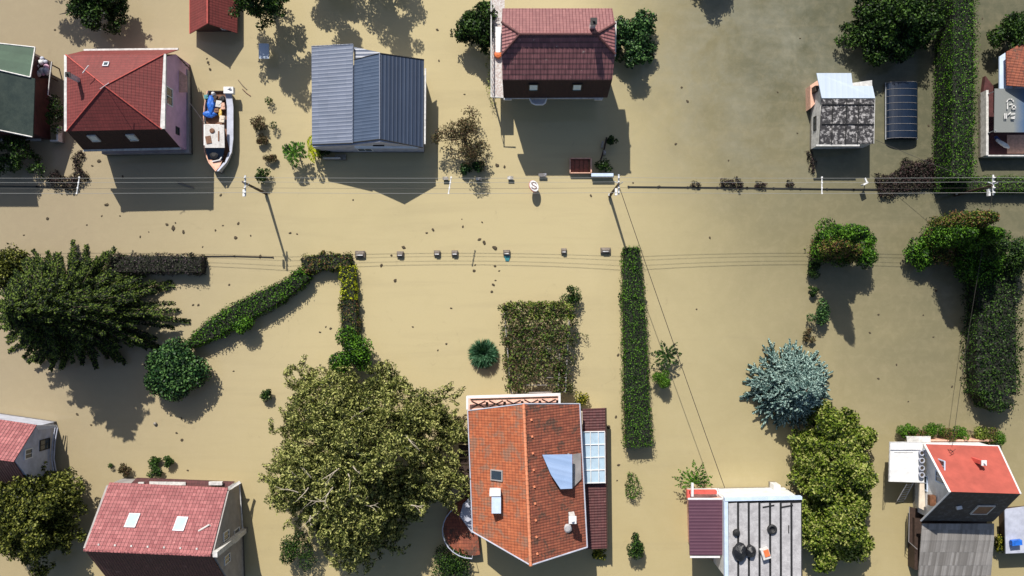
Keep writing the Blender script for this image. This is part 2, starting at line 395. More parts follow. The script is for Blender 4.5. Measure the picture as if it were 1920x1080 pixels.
def limb(mb, a, b, r0, r1, rng, bend=.12, n=5):
    a = Vector(a); b = Vector(b); d = b-a; off = Vector(rng.normal(size=3)*bend*d.length)
    pts = [a+d*t_+off*math.sin(math.pi*t_)*.6+Vector((0, 0, d.length*.05*math.sin(math.pi*t_))) for t_ in [i/(n-1) for i in range(n)]]
    mb.tube(pts, [r0+(r1-r0)*i/(n-1) for i in range(n)], 6); return pts
def broadleaf(label, cat, px, py, h, r, seed, mat, clumps=60, per=90, leaf=.26, clump_r=.9, zc=.55, bark='bark', low=.18, name='broadleaf_tree', group=None, limbs=9, dead=0, asp=.55, fill=.35, streak=0, sx=1.0, sy=1.0, lobes=.22, ground=None):
    """px,py: where the crown centre is seen; zc: its height as a share of h"""
    rng = np.random.default_rng(seed)
    c = I(px, py, h*zc) if ground is None else G(*ground); org = Vector((c.x, c.y, 0)); tr = thing(name, label, cat, org, group)
    lf = Leaves(seed+1); centers = []
    ph = rng.random(6)*6.28
    nb = max(6, int((r/.98)**2*1.05)); bo = []
    for i in range(nb):
        k = math.sqrt((i+.5)/nb); a = i*2.39996+rng.normal()*.25; k = min(1, max(0, k+rng.normal()*.04))
        lob = 1+lobes*(math.sin(3*a+ph[0])*.5+math.sin(5*a+ph[1])*.4+math.sin(8*a+ph[2])*.3); rb = min(r*.34, .80+.045*r)*(.7+.65*rng.random())
        zt = h*(low+(1-low)*math.sqrt(max(0, 1-k*k*.9)))*(1-(.52 if streak else .36)*rng.random()**1.2)
        bo.append((org.x+math.cos(a)*(r*k*lob-rb*.5*k)*sx, org.y+math.sin(a)*(r*k*lob-rb*.5*k)*sy, max(rb*.4, zt-rb*.75), rb, a, k))
    for i in range(clumps):
        bx_, by_, bz_, rb, ba, bk = bo[i % nb]; d = unit(rng.normal(size=3)); d[2] = abs(d[2])*1.0-.25
        if rng.random() < .12: d = d*.4
        st_ = 1+.45*bk*max(0, d[0]*math.cos(ba)+d[1]*math.sin(ba))
        centers.append((bx_+d[0]*rb*st_, by_+d[1]*rb*st_, max(clump_r*.35, bz_+d[2]*rb*.85), .6+.75*rng.random()))
    for i in range(int(clumps*fill)):
        a = rng.random()*2*math.pi; k = math.sqrt(rng.random())*.9; lob = 1+lobes*(math.sin(3*a+ph[0])*.5+math.sin(5*a+ph[1])*.4+math.sin(8*a+ph[2])*.3)
        centers.append((org.x+math.cos(a)*r*k*lob*sx, org.y+math.sin(a)*r*k*lob*sy, max(clump_r*.4, h*(low+(1-low)*math.sqrt(1-k*k))*(.35+.4*rng.random())), 1.0+.5*rng.random()))
    for x, y, z, q in centers:
        axv = None
        if streak: da = math.atan2(y-org.y, x-org.x)+rng.normal()*1.3; axv = (math.cos(da), math.sin(da), rng.normal()*.3-.1)
        lf.puff((x, y, z), clump_r*q, int(per*q*q), leaf, leaf*asp, squash=.7, ax=axv, st=streak or 1)
    tk = MB(); tk.tube([org+Vector((0, 0, -1.5)), org+Vector((.05*r, 0, h*.25)), org+Vector((-.03*r, .04*r, h*.55))], [.05*h*.6+.05, .035*h*.7, .02*h], 8)
    lm = MB()
    for i in range(limbs):
        x, y, z, q = centers[rng.integers(len(centers))]
        s0 = org+Vector((0, 0, h*(.2+.3*rng.random()))); z = z*.65; p = limb(lm, s0, (x, y, z), .012*h, .02, rng)
        for j in range(2):
            x2, y2, z2, _ = centers[rng.integers(len(centers))]
            if (Vector((x2, y2, z2))-p[2]).length < r*.9: limb(lm, p[2], (x2, y2, z2), .006*h, .012, rng)
    for i in range(dead):                   # bare pale branches lying along the top of the crown
        a = rng.random()*6.28; k = rng.random()*.75; x = org.x+math.cos(a)*r*k; y = org.y+math.sin(a)*r*k; z = h*(low+(1-low)*math.sqrt(1-k*k))*1.0
        z *= .9; a2 = a+rng.normal()*1.1; dv = Vector((math.cos(a2), math.sin(a2), .05)); L = .7+rng.random()*1.3
        p = limb(lm, (x, y, z-.25), Vector((x, y, z+.05))+dv*L, .055, .012, rng)
        for j in range(3): limb(lm, p[1+j], p[1+j]+Vector(rng.normal(size=3)*.35)+dv*.5+Vector((0, 0, .1)), .022, .008, rng)
    tk.build('trunk', M[bark], tr); lm.build('limbs', M[bark], tr); lf.build('crown', L_[mat], tr)
    return tr
def spray_tree(label, cat, ground, h, r, seed, mat, levels=15, name='conifer', per_m=42, droop=.28, needle=.22, width=.5, bark='bark', group=None, tipup=.0, base=.06, power=.8, ex=1.0, ey=1.0, nb0=7, nb1=13, fat=.16):
    """tiers of boughs, each a feathery spray"""
    g = np.random.default_rng(seed); org = G(*ground); tr = thing(name, label, cat, org, group); lf = Leaves(seed+1); bm = MB()
    for li in range(levels):
        t_ = li/(levels-1); z = h*(base+(0.985-base)*t_); L = r*(1-t_)**power+.25; nb = int(nb1+(nb0-nb1)*t_); a0 = g.random()*6.28
        for b in range(nb):
            a = a0+2*math.pi*b/nb+g.normal()*.16; Lb = L*(.72+.42*g.random())*(1+.1*math.sin(3*a+seed)); n = 7
            d = Vector((math.cos(a)*ex, math.sin(a)*ey, 0)); z0 = z+g.normal()*.12
            pts = [org+d*(Lb*q)+Vector((0, 0, z0+Lb*(.10*q-droop*q*q+tipup*q**4))) for q in [i/(n-1) for i in range(n)]]
            pts = [Vector((p.x, p.y, max(p.z, .12))) for p in pts]
            bm.tube(pts, [max(.012, .012*Lb*(1-i/n)+.01) for i in range(n)], 4, False)
            P_ = np.array([tuple(p) for p in pts]); m = int(per_m*Lb)+8
            s = g.random(m)**.75; idx = np.minimum((s*(n-1)).astype(int), n-2); fr = (s*(n-1)-idx)[:, None]
            C = P_[idx]*(1-fr)+P_[idx+1]*fr; ax = unit(P_[idx+1]-P_[idx]); side = np.stack([-ax[:, 1], ax[:, 0], ax[:, 2]*0], 1)
            sg = np.where(g.random(m) < .5, -1, 1)[:, None]; wd = width*(1-s*.75)[:, None]*np.minimum(1, Lb/2.0)
            u = g.random((m, 1)); C2 = C+side*sg*wd*u+ax*wd*u*.7+g.normal(size=(m, 3))*np.array([.03, .03, fat*.35]); C2[:, 2] -= (u*wd*.25)[:, 0]
            T = ax+side*sg*.9+g.normal(size=(m, 3))*.25; N = np.array([0, 0, 1.])+g.normal(size=(m, 3))*.5
            k = C2[:, 2] > .04; lf.add(C2[k], N[k], T[k], needle*(.7+.6*g.random(k.sum())), needle*.42)
    lf.puff((org.x, org.y, h*.97), .3, 60, needle, needle*.4)
    tk = MB(); tk.tube([org+Vector((0, 0, -1.5)), org+Vector((0, 0, h*.5)), org+Vector((0, 0, h*.98))], [.035*h, .02*h, .02], 8)
    tk.build('trunk', M[bark], tr); bm.build('boughs', M[bark], tr); lf.build('crown', L_[mat], tr)
    return tr
def tuft_spruce(label, cat, ground, h, r, seed, mat, name='blue_spruce'):
    """stiff boughs with thick furry fingers"""
    g = np.random.default_rng(seed); org = G(*ground); tr = thing(name, label, cat, org); lf = Leaves(seed+1); bm = MB()
    def finger(p0, p1, rad, dens):
        p0 = np.array(p0); p1 = np.array(p1); d = p1-p0; L = np.linalg.norm(d); m = int(dens*L)+6; s = g.random((m, 1)); ax = d/L
        rn = unit(np.cross(np.broadcast_to(ax, (m, 3)), g.normal(size=(m, 3)))); taper = 1-.55*s
        C = p0+d*s+rn*rad*taper*(.45+.55*g.random((m, 1))); C[:, 2] += .01
        k = C[:, 2] > .05; lf.add(C[k], rn[k]+g.normal(size=(k.sum(), 3))*.35, ax+rn[k]*.55, .16, .075)
    for li in range(15):
        t_ = li/14; z = h*(.08+.9*t_); L = r*(1-t_)**.72+.2; nb = int(19-10*t_); a0 = g.random()*6.28
        for b in range(nb):
            a = a0+2*math.pi*b/nb+g.normal()*.13; Lb = L*(.8+.3*g.random()); d = np.array([math.cos(a), math.sin(a), 0])
            o_ = np.array(tuple(org)); q = lambda s: o_+d*Lb*s+np.array([0, 0, max(.2, z+Lb*(-.20*s*s+.07*s))])
            bm.tube([tuple(q(0)), tuple(q(.5)), tuple(q(.95))], [.03, .02, .01], 4, False)
            finger(q(.3), q(.65), .13, 150); finger(q(.6), q(1.0), .17, 260)
            sd = np.array([-d[1], d[0], 0])
            for s in (.42, .62, .8):
                for sg in (-1, 1):
                    if g.random() < .85:
                        l2 = (.30+.34*(1-s))*min(1.3, Lb*.55)*(.8+.4*g.random()); p = q(s); finger(p, p+(d*.75+sd*sg*.75)*l2+np.array([0, 0, .05*l2]), .14, 210)
    tk = MB(); tk.tube([org+Vector((0, 0, -1.5)), org+Vector((0, 0, h))], [.16, .03], 8)
    for i in range(90):
        t_ = g.random(); a = g.random()*6.28; rr = r*.72*(1-t_)**.8*math.sqrt(g.random()); lf.puff((org.x+math.cos(a)*rr, org.y+math.sin(a)*rr, max(.3, h*(.05+.75*t_))), .5, 60, .17, .07)
    finger((org.x, org.y, h-.4), (org.x, org.y, h+.25), .1, 200)
    tk.build('trunk', M['bark'], tr); bm.build('boughs', M['bark'], tr); lf.build('crown', L_[mat], tr); return tr
def hedge(label, pts, width, h, seed, mat, dens=85, leaf=.14, group=None, name='hedge', cat='hedge', rag=.1, core=True, widths=None):
    """pts are where the hedge's top line is seen, at height h"""
    g = np.random.default_rng(seed); P = [I(x, y, h) for x, y in pts]; P = [Vector((p.x, p.y, 0)) for p in P]
    org = sum(P, Vector())/len(P); tr = thing(name, label, cat, org, group); lf = Leaves(seed+1); cm = MB()
    ws = widths or [width]*len(P)
    for i in range(len(P)-1):
        a, b = P[i], P[i+1]; d = (b-a); L = d.length; d.normalize(); s = Vector((-d.y, d.x, 0)); w0, w1 = ws[i]*.5, ws[i+1]*.5
        if core:
            e = d*.0
            cm.slab([a+s*(w0*.82)-e+Vector((0, 0, h*.86)), b+s*(w1*.82)+e+Vector((0, 0, h*.86)), b-s*(w1*.82)+e+Vector((0, 0, h*.86)), a-s*(w0*.82)-e+Vector((0, 0, h*.86))], h*.86+1.4)
        wm_ = (w0+w1); A_top = L*wm_; n1 = int(A_top*dens); n2 = int(L*h*2*dens*.55)
        u = g.random(n1); v = g.random(n1)*2-1; ww = w0+(w1-w0)*u
        edge = np.abs(v)**6
        lum = .5+.5*np.sin(u*L*2.3+seed)*np.sin(u*L*.9+v*3)
        C = np.array(a)[None]+np.outer(u*L, np.array(d))+np.outer(v*ww, np.array(s)); C[:, 2] = h*(1+rag*(lum-.5)*.8)-edge*h*.3+g.normal(size=n1)*rag*.45*h
        C += g.normal(size=C.shape)*.04
        lf.add(C, g.normal(size=(n1, 3))*.75+np.array([0, 0, .8])+np.outer(v*.5, np.array(s)), g.normal(size=(n1, 3)), leaf*(.6+.8*g.random(n1)), leaf*.6)
        for sg in (-1, 1):
            m = n2//2; u = g.random(m); zz = g.random(m)*h; ww = (w0+(w1-w0)*u)*(1+.06*g.normal(size=m))+rag*.5*np.sin(u*L*3.1+sg)
            C = np.array(a)[None]+np.outer(u*L, np.array(d))+np.outer(sg*ww, np.array(s)); C[:, 2] = zz; C += g.normal(size=C.shape)*.05
            lf.add(C, g.normal(size=(m, 3))*.4+sg*np.array(s)[None]+np.array([0, 0, .05]), g.normal(size=(m, 3)), leaf*(.6+.8*g.random(m)), leaf*.6)
    for q in range(int(sum((P[i+1]-P[i]).length for i in range(len(P)-1))*(1.6 if core else 0))):
        i = int(g.integers(len(P)-1)); u = g.random(); d = (P[i+1]-P[i]); s = Vector((-d.y, d.x, 0)).normalized(); w_ = (ws[i]*(1-u)+ws[i+1]*u)*.5; p = P[i]+d*u+s*w_*(g.choice([-1, 1])*(.85+.2*g.random()) if g.random() < .6 else g.random()*2-1)
        lf.puff((p.x, p.y, h*(.35+.7*g.random())), .14+.2*g.random(), 42, leaf, leaf*.6)
    for e, sg in ((0, -1), (-1, 1)):
        p = P[e]; q = P[1] if e == 0 else P[-2]; d = (p-q).normalized(); s = Vector((-d.y, d.x, 0)); w_ = ws[e]*.5; m = int(ws[e]*h*dens*.8)
        C = np.array(p)[None]+np.outer((g.random(m)*2-1)*w_, np.array(s))+np.outer(g.normal(size=m)*.1, np.array(d)); C[:, 2] = g.random(m)*h
        lf.add(C, g.normal(size=(m, 3))*.5+np.array(d)[None]+np.array([0, 0, .4]), g.normal(size=(m, 3)), leaf, leaf*.6)
    if core: cm.build('twigs', M['hedge_core'], tr)
    lf.build('foliage', L_[mat], tr); return tr
def bush(label, px, py, rad, h, seed, mat, n=1.0, leaf=.16, sx=1.0, sy=1.0, group=None, name='bush', cat='bush', lumps=9, ragged=.25):
    g = np.random.default_rng(seed); c = I(px, py, h*.6); org = Vector((c.x, c.y, 0)); r = rad*.05; tr = thing(name, label, cat, org, group); lf = Leaves(seed+1)
    k = 1 if r < .45 else lumps
    for i in range(k):
        a = g.random()*6.28; q = (0 if k == 1 else math.sqrt(g.random())*.75); rr = r*(1 if k == 1 else (.35+.3*g.random()))
        x = org.x+math.cos(a)*r*q*sx*(1+ragged*g.normal()*.4); y = org.y+math.sin(a)*r*q*sy*(1+ragged*g.normal()*.4)
        z = h*(1-.5*q*q)-rr*.55*(h/(r+.3))*.5
        lf.puff((x, y, max(rr*.3, z)), rr, int(n*(70+480*rr*rr)), leaf, leaf*.6, squash=min(1.1, h/r*.7), hollow=.5)
    st = MB()
    for i in range(4 if r > .4 else 2):
        e = org+Vector((g.normal()*r*.3, g.normal()*r*.3, h*.75)); st.tube([org+Vector((0, 0, -1.2)), (org+e)/2+Vector((0, 0, h*.2)), e], [.03, .022, .01], 5)
    st.build('stems', M['bark'], tr); lf.build('foliage', L_[mat], tr); return tr
def palm(label, px, py, h, L, seed, mat, fronds=11, name='palm', cat='palm', width=.34, arc=None, droop=.45, stem=.07):
    g = np.random.default_rng(seed); c = I(px, py, h); org = Vector((c.x, c.y, 0)); tr = thing(name, label, cat, org); tk = MB()
    tk.tube([org+Vector((0, 0, -1.2)), org+Vector((0, 0, h))], [stem*1.2, stem], 7); tk.build('stem', M['bark'], tr)
    for k in range(fronds):
        a = 2*math.pi*k/fronds+g.normal()*.15 if arc is None else arc[0]+(arc[1]-arc[0])*k/(fronds-1); Lf = L*(.75+.4*g.random()); d = Vector((math.cos(a), math.sin(a), 0)); lf = Leaves(seed*31+k)
        m = 60; s = g.random(m); rise = .35+.4*g.random()
        z = h+Lf*(rise*s-droop*1.4*s*s); C = np.array(org)[None]+np.outer(Lf*s, np.array(d)); C[:, 2] = np.maximum(z, .05); sg = np.where(g.random(m) < .5, -1, 1); sd = np.array([-d.y, d.x, 0]); w_ = width*np.sin(np.pi*np.clip(s*.9+.1, 0, 1))
        C += np.outer(sg*w_*.5, sd); T = np.outer(sg, sd)+np.array(d)[None]*.8; lf.add(C, np.array([[0, 0, 1.]])+g.normal(size=(m, 3))*.3, T, w_+.1, .09)
        lf.build('frond', L_[mat], tr)
    return tr
def yucca(label, px, py, h, r, seed, mat, n=170):
    g = np.random.default_rng(seed); c = I(px, py, h*.7); org = Vector((c.x, c.y, 0)); tr = thing('yucca', label, 'yucca', org); lf = Leaves(seed)
    a = g.random(n)*6.28; e = np.arcsin(g.random(n)*.95+.02); D = np.stack([np.cos(a)*np.cos(e), np.sin(a)*np.cos(e), np.sin(e)], 1)
    for t0 in (.35, .6, .8):
        C = np.array(org)[None]+D*(t0*r); C[:, 2] = C[:, 2]*.9+h*.25; N = np.cross(D, np.stack([-np.sin(a), np.cos(a), 0*a], 1)); lf.add(C+g.normal(size=C.shape)*.05, N, D, r*.42, .10*(1.3-t0))
    tk = MB(); tk.tube([org+Vector((0, 0, -1.2)), org+Vector((0, 0, h*.5))], [.12, .1], 8); tk.build('stem', M['bark'], tr)
    lf.build('leaves', L_[mat], tr); return tr

# ---- the big trees
broadleaf('huge olive-green willow with bare pale twigs, left of the orange-roofed house', 'tree', 671, 870, 12.0, 8.4, 11, 'willow', clumps=1900, per=74, leaf=.25, clump_r=.42, asp=.36, fill=.32, streak=1.7, bark='palebark', low=.16, name='willow_tree', limbs=7, dead=16, lobes=.17)
spray_tree('huge dark conifer with feathery boughs at the left edge, beside the flooded street', 'tree', (168, 578), 12.4, 6.5, 21, 'conifer', levels=26, per_m=85, needle=.24, width=.62, name='dark_conifer', ex=1.14, ey=.88, droop=.2, nb1=25, nb0=8)
broadleaf('yellow-green shrubby tree touching the dark conifer at the left edge', 'tree', 8, 500, 4.0, 1.9, 31, 'oak', clumps=46, per=110, leaf=.24, clump_r=.6, name='shrubby_tree')
broadleaf('bushy green tree below the small red-roofed house in the bottom left corner', 'tree', 45, 965, 6.5, 4.3, 41, 'oak', fill=.5, clumps=520, per=60, leaf=.24, clump_r=.46, name='bushy_tree')
tuft_spruce('silvery blue spruce above the tall yellow-green tree', 'tree', (1472, 720), 6.6, 4.2, 51, 'spruce')
for k, (px_, py_, hh, rr, sx_, sy_, lb) in enumerate([(1568, 855, 6.5, 3.5, 1.0, 1.25, 'tall yellow-green leafy tree directly below the blue spruce'),
        (1572, 985, 5.5, 3.1, 1.0, 1.25, 'yellow-green leafy tree at the bottom edge, right of the grey striped roof')]):
    broadleaf(lb, 'tree', px_, py_, hh, rr, 61+k, 'walnut', clumps=560, per=60, leaf=.26, clump_r=.44, fill=.6, name='yellow_green_tree', sx=sx_, sy=sy_, low=.25)
broadleaf('dark leafy tree cut by the top edge, left of the wide tall hedge', 'tree', 1684, 34, 5.5, 3.7, 71, 'dark', fill=.5, clumps=430, per=60, leaf=.23, clump_r=.45, name='dark_tree')
broadleaf('dark tree at the top edge, above the red pyramid-roofed house', 'tree', 176, 6, 6.0, 2.3, 72, 'dark', clumps=150, per=55, leaf=.22, clump_r=.4, name='dark_tree')
broadleaf('dark tree at the top edge, left of the brown-tiled house', 'tree', 893, 46, 5.0, 1.75, 73, 'dark', clumps=150, per=55, leaf=.22, clump_r=.4, name='dark_tree')
broadleaf('glossy dark tree beside the right wall of the brown-tiled house', 'tree', 1184, 72, 3.6, 2.4, 74, 'magnolia', clumps=150, per=60, leaf=.25, clump_r=.42, name='glossy_tree')
broadleaf('slender dark tree at the top edge above the pale floating chest', 'tree', 507, 34, 9.0, 2.4, 75, 'dark', clumps=75, per=90, leaf=.24, clump_r=.5, name='slender_tree', ground=(512, 22))
broadleaf('sparse brownish tree between the blue-roofed and brown-tiled houses', 'tree', 868, 255, 4.2, 2.2, 76, 'brown', clumps=85, per=38, leaf=.17, clump_r=.45, name='sparse_tree', limbs=26)
broadleaf('green tree at the right edge above the orange-tiled roof', 'tree', 1912, 60, 4.0, 1.9, 77, 'dark', clumps=50, per=100, leaf=.22, clump_r=.5, name='corner_tree')
# trees just beyond the top edge, whose shadows reach the street side of the frame
for k, (gx, gy, hh, rr, lb) in enumerate([(612, -62, 8.0, 2.2, 'tree beyond the top edge casting the left soft shadow above the blue roof'), (712, -66, 9.0, 2.4, 'tree beyond the top edge casting the right soft shadow above the blue roof'), (140, -70, 9.0, 3.2, 'tree beyond the top edge casting shade near the green roof'), (1330, -60, 5.0, 2.0, 'low tree beyond the top edge, right of the brown-tiled house')]):
    broadleaf(lb, 'tree', 0, 0, hh, rr, 81+k, 'dark', clumps=60, per=90, leaf=.26, clump_r=.6, name='dark_tree', ground=(gx, gy), group='trees beyond the top edge')
# tree/shrubs left of house A, in front of the green roofed house
broadleaf('dark straggly tree at the left edge below the green-roofed house', 'tree', 22, 292, 3.2, 2.3, 91, 'dark', clumps=46, per=60, leaf=.2, clump_r=.42, name='straggly_tree')
bush('dark bush in the gap between the green-roofed and red pyramid-roofed houses', 102, 215, 17, 2.2, 92, 'dark', sy=2.2, sx=.8)
# ---- tall columnar conifers: narrow, seen leaning away from the point below the camera
def columnar(label, ground, h, r, seed, mat, leaf=.19, group=None):
    g = np.random.default_rng(seed); org = G(*ground); tr = thing('columnar_conifer', label, 'conifer', org, group); lf = Leaves(seed+1)
    for i in range(int(26*h)):
        t_ = g.random()**.8; a = g.random()*6.28; rr = r*min(1.0, 1.35*(1-t_)**.55)*(.55+.45*g.random()); z = .2+t_*(h-.35)
        lf.puff((org.x+math.cos(a)*rr*.75, org.y+math.sin(a)*rr*.75, z), .26+.22*r*(1-t_*.6), 46, leaf, leaf*.5, squash=1.2)
    tk = MB(); tk.tube([org+Vector((0, 0, -1.5)), org+Vector((0, 0, h*.9))], [.14, .03], 7); tk.build('trunk', M['bark'], tr); lf.build('crown', L_[mat], tr); return tr
for k, (gx, gy, hh, rr, mt, lb) in enumerate([(1541, 452, 9.6, 1.15, 'hedge', 'tallest columnar conifer of the isolated bushy group, top of the group'), (1532, 470, 7.6, 1.1, 'mixed', 'second columnar conifer of the isolated bushy group, left of the tallest'), (1572, 474, 4.4, 1.2, 'mixed', 'short columnar conifer at the right end of the isolated bushy group'),
        (1751, 428, 9.8, 1.2, 'mixed', 'tallest reddish-tipped columnar conifer, upper tip of the mixed row at right'), (1738, 450, 8.0, 1.25, 'hedge', 'columnar conifer left of the tallest one in the mixed row at right'), (1776, 452, 8.4, 1.3, 'hedge', 'dark columnar conifer below the tallest one in the mixed row at right'), (1808, 470, 6.5, 1.4, 'dark', 'dark columnar conifer at the right end of the mixed row, touching the frame edge')]):
    columnar(lb, (gx, gy), hh, rr, 400+k, mt)
# ---- hedges
hedge('dark purple-leaved hedge running from the dark conifer to the street', [(205, 496), (300, 494), (376, 496)], 1.75, 1.3, 101, 'purple', leaf=.17, rag=.16)
hedge('slanting green hedge climbing from the round glossy bush to the flowering hedge', [(352, 648), (395, 618), (440, 590), (500, 560), (545, 535), (570, 512)], 1.6, 1.4, 102, 'hedge', widths=[.7, 1.9, 2.1, 2.0, 1.5, 1.5], dens=110, leaf=.17, rag=.14)
bush('round green bush bulging from the underside of the slanting hedge', 462, 612, 22, 1.7, 103, 'hedge', n=1.4)
hedge('short mixed hedge with red flowers beside the top of the upright hedge', [(565, 497), (610, 490), (655, 492)], 1.6, 1.2, 104, 'mixed', leaf=.18, rag=.22)
hedge('bright lime hedge section at the top of the upright hedge', [(650, 500), (652, 560)], 1.45, 1.35, 105, 'lime', leaf=.18, rag=.2, dens=80)
hedge('dark mixed hedge section between the lime section and the big round bush', [(652, 562), (655, 640)], 1.7, 1.3, 106, 'mixed', leaf=.16, rag=.18)
bush('big round bright green bush touching the top of the willow', 657, 664, 42, 2.3, 107, 'hedge', n=1.5, leaf=.19)
hedge('long straight clipped hedge right of the vine pergola', [(1186, 464), (1188, 540), (1192, 640), (1194, 740), (1199, 838)], 2.2, 1.7, 108, 'hedge', widths=[1.5, 2.0, 2.25, 2.35, 2.65], dens=135, leaf=.13, rag=.1)
hedge('very wide tall dark hedge running down from the top edge at upper right', [(1812, -40), (1812, 90), (1811, 200), (1809, 334)], 2.25, 3.6, 109, 'hedge', dens=110, leaf=.15, rag=.05)
hedge('low bright green hedge at the right edge beside the third utility pole', [(1762, 343), (1850, 344), (1960, 345)], 1.45, 1.2, 110, 'bright', leaf=.14, rag=.12, dens=100)
hedge('thick dark vertical hedge at the right edge with pale young leaves', [(1870, 500), (1874, 580), (1872, 660), (1874, 742), (1866, 768)], 4.2, 2.2, 111, 'dark', leaf=.2, rag=.16, widths=[4.4, 4.1, 4.4, 4.2, 1.6], dens=75)
for k, (x, y, r_, h_, mt, lb) in enumerate([(1555, 462, 35, 2.8, 'hedge', 'bushy dark-based conifer clump, left half of the isolated bushy group'), (1618, 466, 27, 3.0, 'hedge', 'bushy conifer forming the right end of the isolated bushy group'),
        (1722, 472, 28, 1.8, 'hedge', 'dark green bush at the left tip of the mixed row at right'), (1772, 462, 32, 2.6, 'mixed', 'mottled autumn bush, second from left in the mixed row at right'),
        (1836, 482, 40, 3.2, 'hedge', 'broad dark bush under the reddish conifer at right'), (1890, 475, 36, 3.6, 'dark', 'dark green conifer at the right edge above the vertical hedge')]):
    bush(lb, x, y, r_*1.1, h_, 120+k, mt, n=1.15, leaf=.18, name='conifer_shrub', cat='shrub', lumps=12)
for k, (x, y, r_, sy_, h_, lb) in enumerate([(1526, 505, 15, 1.2, 1.0, 'small dark plant just below the isolated bushy group'), (1524, 546, 9, 1.3, .7, 'small straggly plant midway between the bushy group and the dark oval bush'), (1533, 588, 21, 1.35, 1.3, 'dark oval bush above the blue spruce'), (1518, 632, 11, 1.6, .6, 'thin weedy plant just above the blue spruce')]):
    bush(lb, x, y, r_, h_, 140+k, ['dark', 'dark', 'magnolia', 'brown'][k], sy=sy_, leaf=.15, n=[1, .8, 1.3, .6][k])
bush('big round glossy dark bush right of the dark conifer', 329, 697, 49, 2.6, 150, 'magnolia', n=1.1, leaf=.24, lumps=26, ragged=.1)
yucca('round spiky yucca left of the vine pergola', 906, 664, 1.2, 1.5, 151, 'yucca', 900)
bush('small pale-flowered dark bush at the upper right corner of the pergola', 1070, 551, 19, 1.5, 152, 'dark', n=.9)
bush('round bright clipped bush touching the right side of the long hedge', 1238, 712, 20, 1.6, 153, 'bright', n=2.2, leaf=.12, sx=.95, sy=1.25)
palm('dark fronded palm beside the round bright bush', 1250, 668, 1.4, 1.5, 154, 'dark', fronds=10)
palm('green palm standing behind the white flat-roofed house', 1302, 905, 1.6, 1.9, 155, 'hedge', fronds=9, arc=(-.1, 3.3))
bush('small dark plant in open water left of the willow', 497, 737, 14, .9, 156, 'dark', n=.8)
hedge('weedy strip of grey-green plants right of the orange house', [(1182, 892), (1190, 912), (1185, 935)], .9, .8, 157, 'hedge', core=False, rag=.35, dens=190, widths=[.4, 1.3, .6], name='weedy_plant', cat='plant')
bush('dark bush at the bottom edge right of the orange house', 1187, 1024, 19, 1.7, 158, 'dark', n=1.4, sy=1.5)
bush('dark bush at the bottom edge between the willow and the orange house', 850, 1060, 34, 1.5, 159, 'dark', n=1)
bush('dark green bush under the lower left side of the willow', 560, 1035, 34, 2.4, 160, 'dark', n=1)
# small plants around the street
for k, (x, y, r_, h_, mt, lb) in enumerate([(505, 190, 8, .6, 'dark', 'tiny dark plant below the tree shadow, topmost of the drowned plants'), (484, 232, 14, 1.0, 'brown', 'ragged drowned plant right of the moored boat'), (514, 236, 8, .7, 'dark', 'tiny ragged plant right of the drowned plants near the boat'), (490, 262, 11, .7, 'brown', 'straggly drowned plant below the ragged one near the boat'), (507, 294, 11, .7, 'brown', 'brownish drowned plant above the first utility pole'), (493, 328, 15, 1.1, 'dark', 'dark green bush beside the first utility pole'),
        (605, 281, 16, .9, 'dark', 'dark bush against the lower left corner of the blue-roofed house'), (873, 318, 11, .7, 'magnolia', 'left of the two dark round bushes under the sparse brownish tree'), (898, 311, 11, .8, 'magnolia', 'right of the two dark round bushes under the sparse brownish tree'), (1131, 311, 14, .9, 'dark', 'dark round bush in the house shadow beside the wooden hatch'), (1148, 263, 11, 1.3, 'dark', 'dark round shrub in the shadow of the brown-tiled house'),
        (236, 878, 13, .8, 'brown', 'sparse pale plant above the pink-tiled house'), (289, 865, 10, .6, 'dark', 'small thin plant left of the dark ball bush'), (314, 864, 10, .8, 'dark', 'small dark ball-shaped bush above the pink-tiled house'), (290, 885, 14, .7, 'dark', 'leafy plant touching the back of the pink-tiled house'), (208, 873, 5, .4, 'dark', 'tiny sprig left of the sparse pale plant'), (1740, 805, 0, 0, '', '')]):
    if r_: bush(lb, x, y, r_, h_, 170+k, mt, n=1.3 if mt == 'magnolia' else .8, leaf=.15)
palm('yellow-green palm-like plant left of the blue-roofed house', 552, 285, 1.7, 1.35, 190, 'hedge', fronds=10, width=.5)
palm('yellow drooping plant beside the corner of the blue-roofed house', 580, 280, 1.5, 1.2, 191, 'lime', fronds=5, arc=(-1.2, 1.4))
bush('yellow shrub beside the upper right corner of the orange house', 1088, 748, 15, 1.2, 192, 'yellowing', n=.7)
bush('shrub with a yellow flower at the foot of the orange house annex', 1125, 1038, 15, 1.0, 193, 'yellowing', n=.8)
bush('green and yellow shrub right of the grey shingle porch roof', 1868, 1010, 15, 1.2, 194, 'yellowing', n=1, sy=1.9)
bush('small shrub on the water side of the long hedge near its top', 1165, 556, 8, .8, 195, 'dark', n=.7)
# potted conifers north of the chalet
for k, (x, y) in enumerate([(1703, 803), (1726, 808), (1752, 803), (1777, 809), (1800, 808), (1826, 806), (1850, 811), (1873, 818)]):
    bush(['dark green conical conifer at the left end of the row behind the chalet', 'orange-tinted conifer, second in the row behind the chalet', 'tall dark green conifer, third in the row behind the chalet', 'brownish conifer, fourth in the row behind the chalet', 'green conifer, fifth in the row behind the chalet', 'yellowish conifer, sixth in the row behind the chalet', 'reddish conifer, seventh in the row behind the chalet', 'green conifer at the right end of the row behind the chalet'][k],
         x, y+5, 16, 1.3, 200+k, ['bright', 'mixed', 'bright', 'mixed', 'bright', 'walnut', 'mixed', 'bright'][k], n=2.2, leaf=.12, sx=1.45, sy=.85, group='row of small conifers behind the chalet', name='small_conifer', cat='conifer', lumps=7)
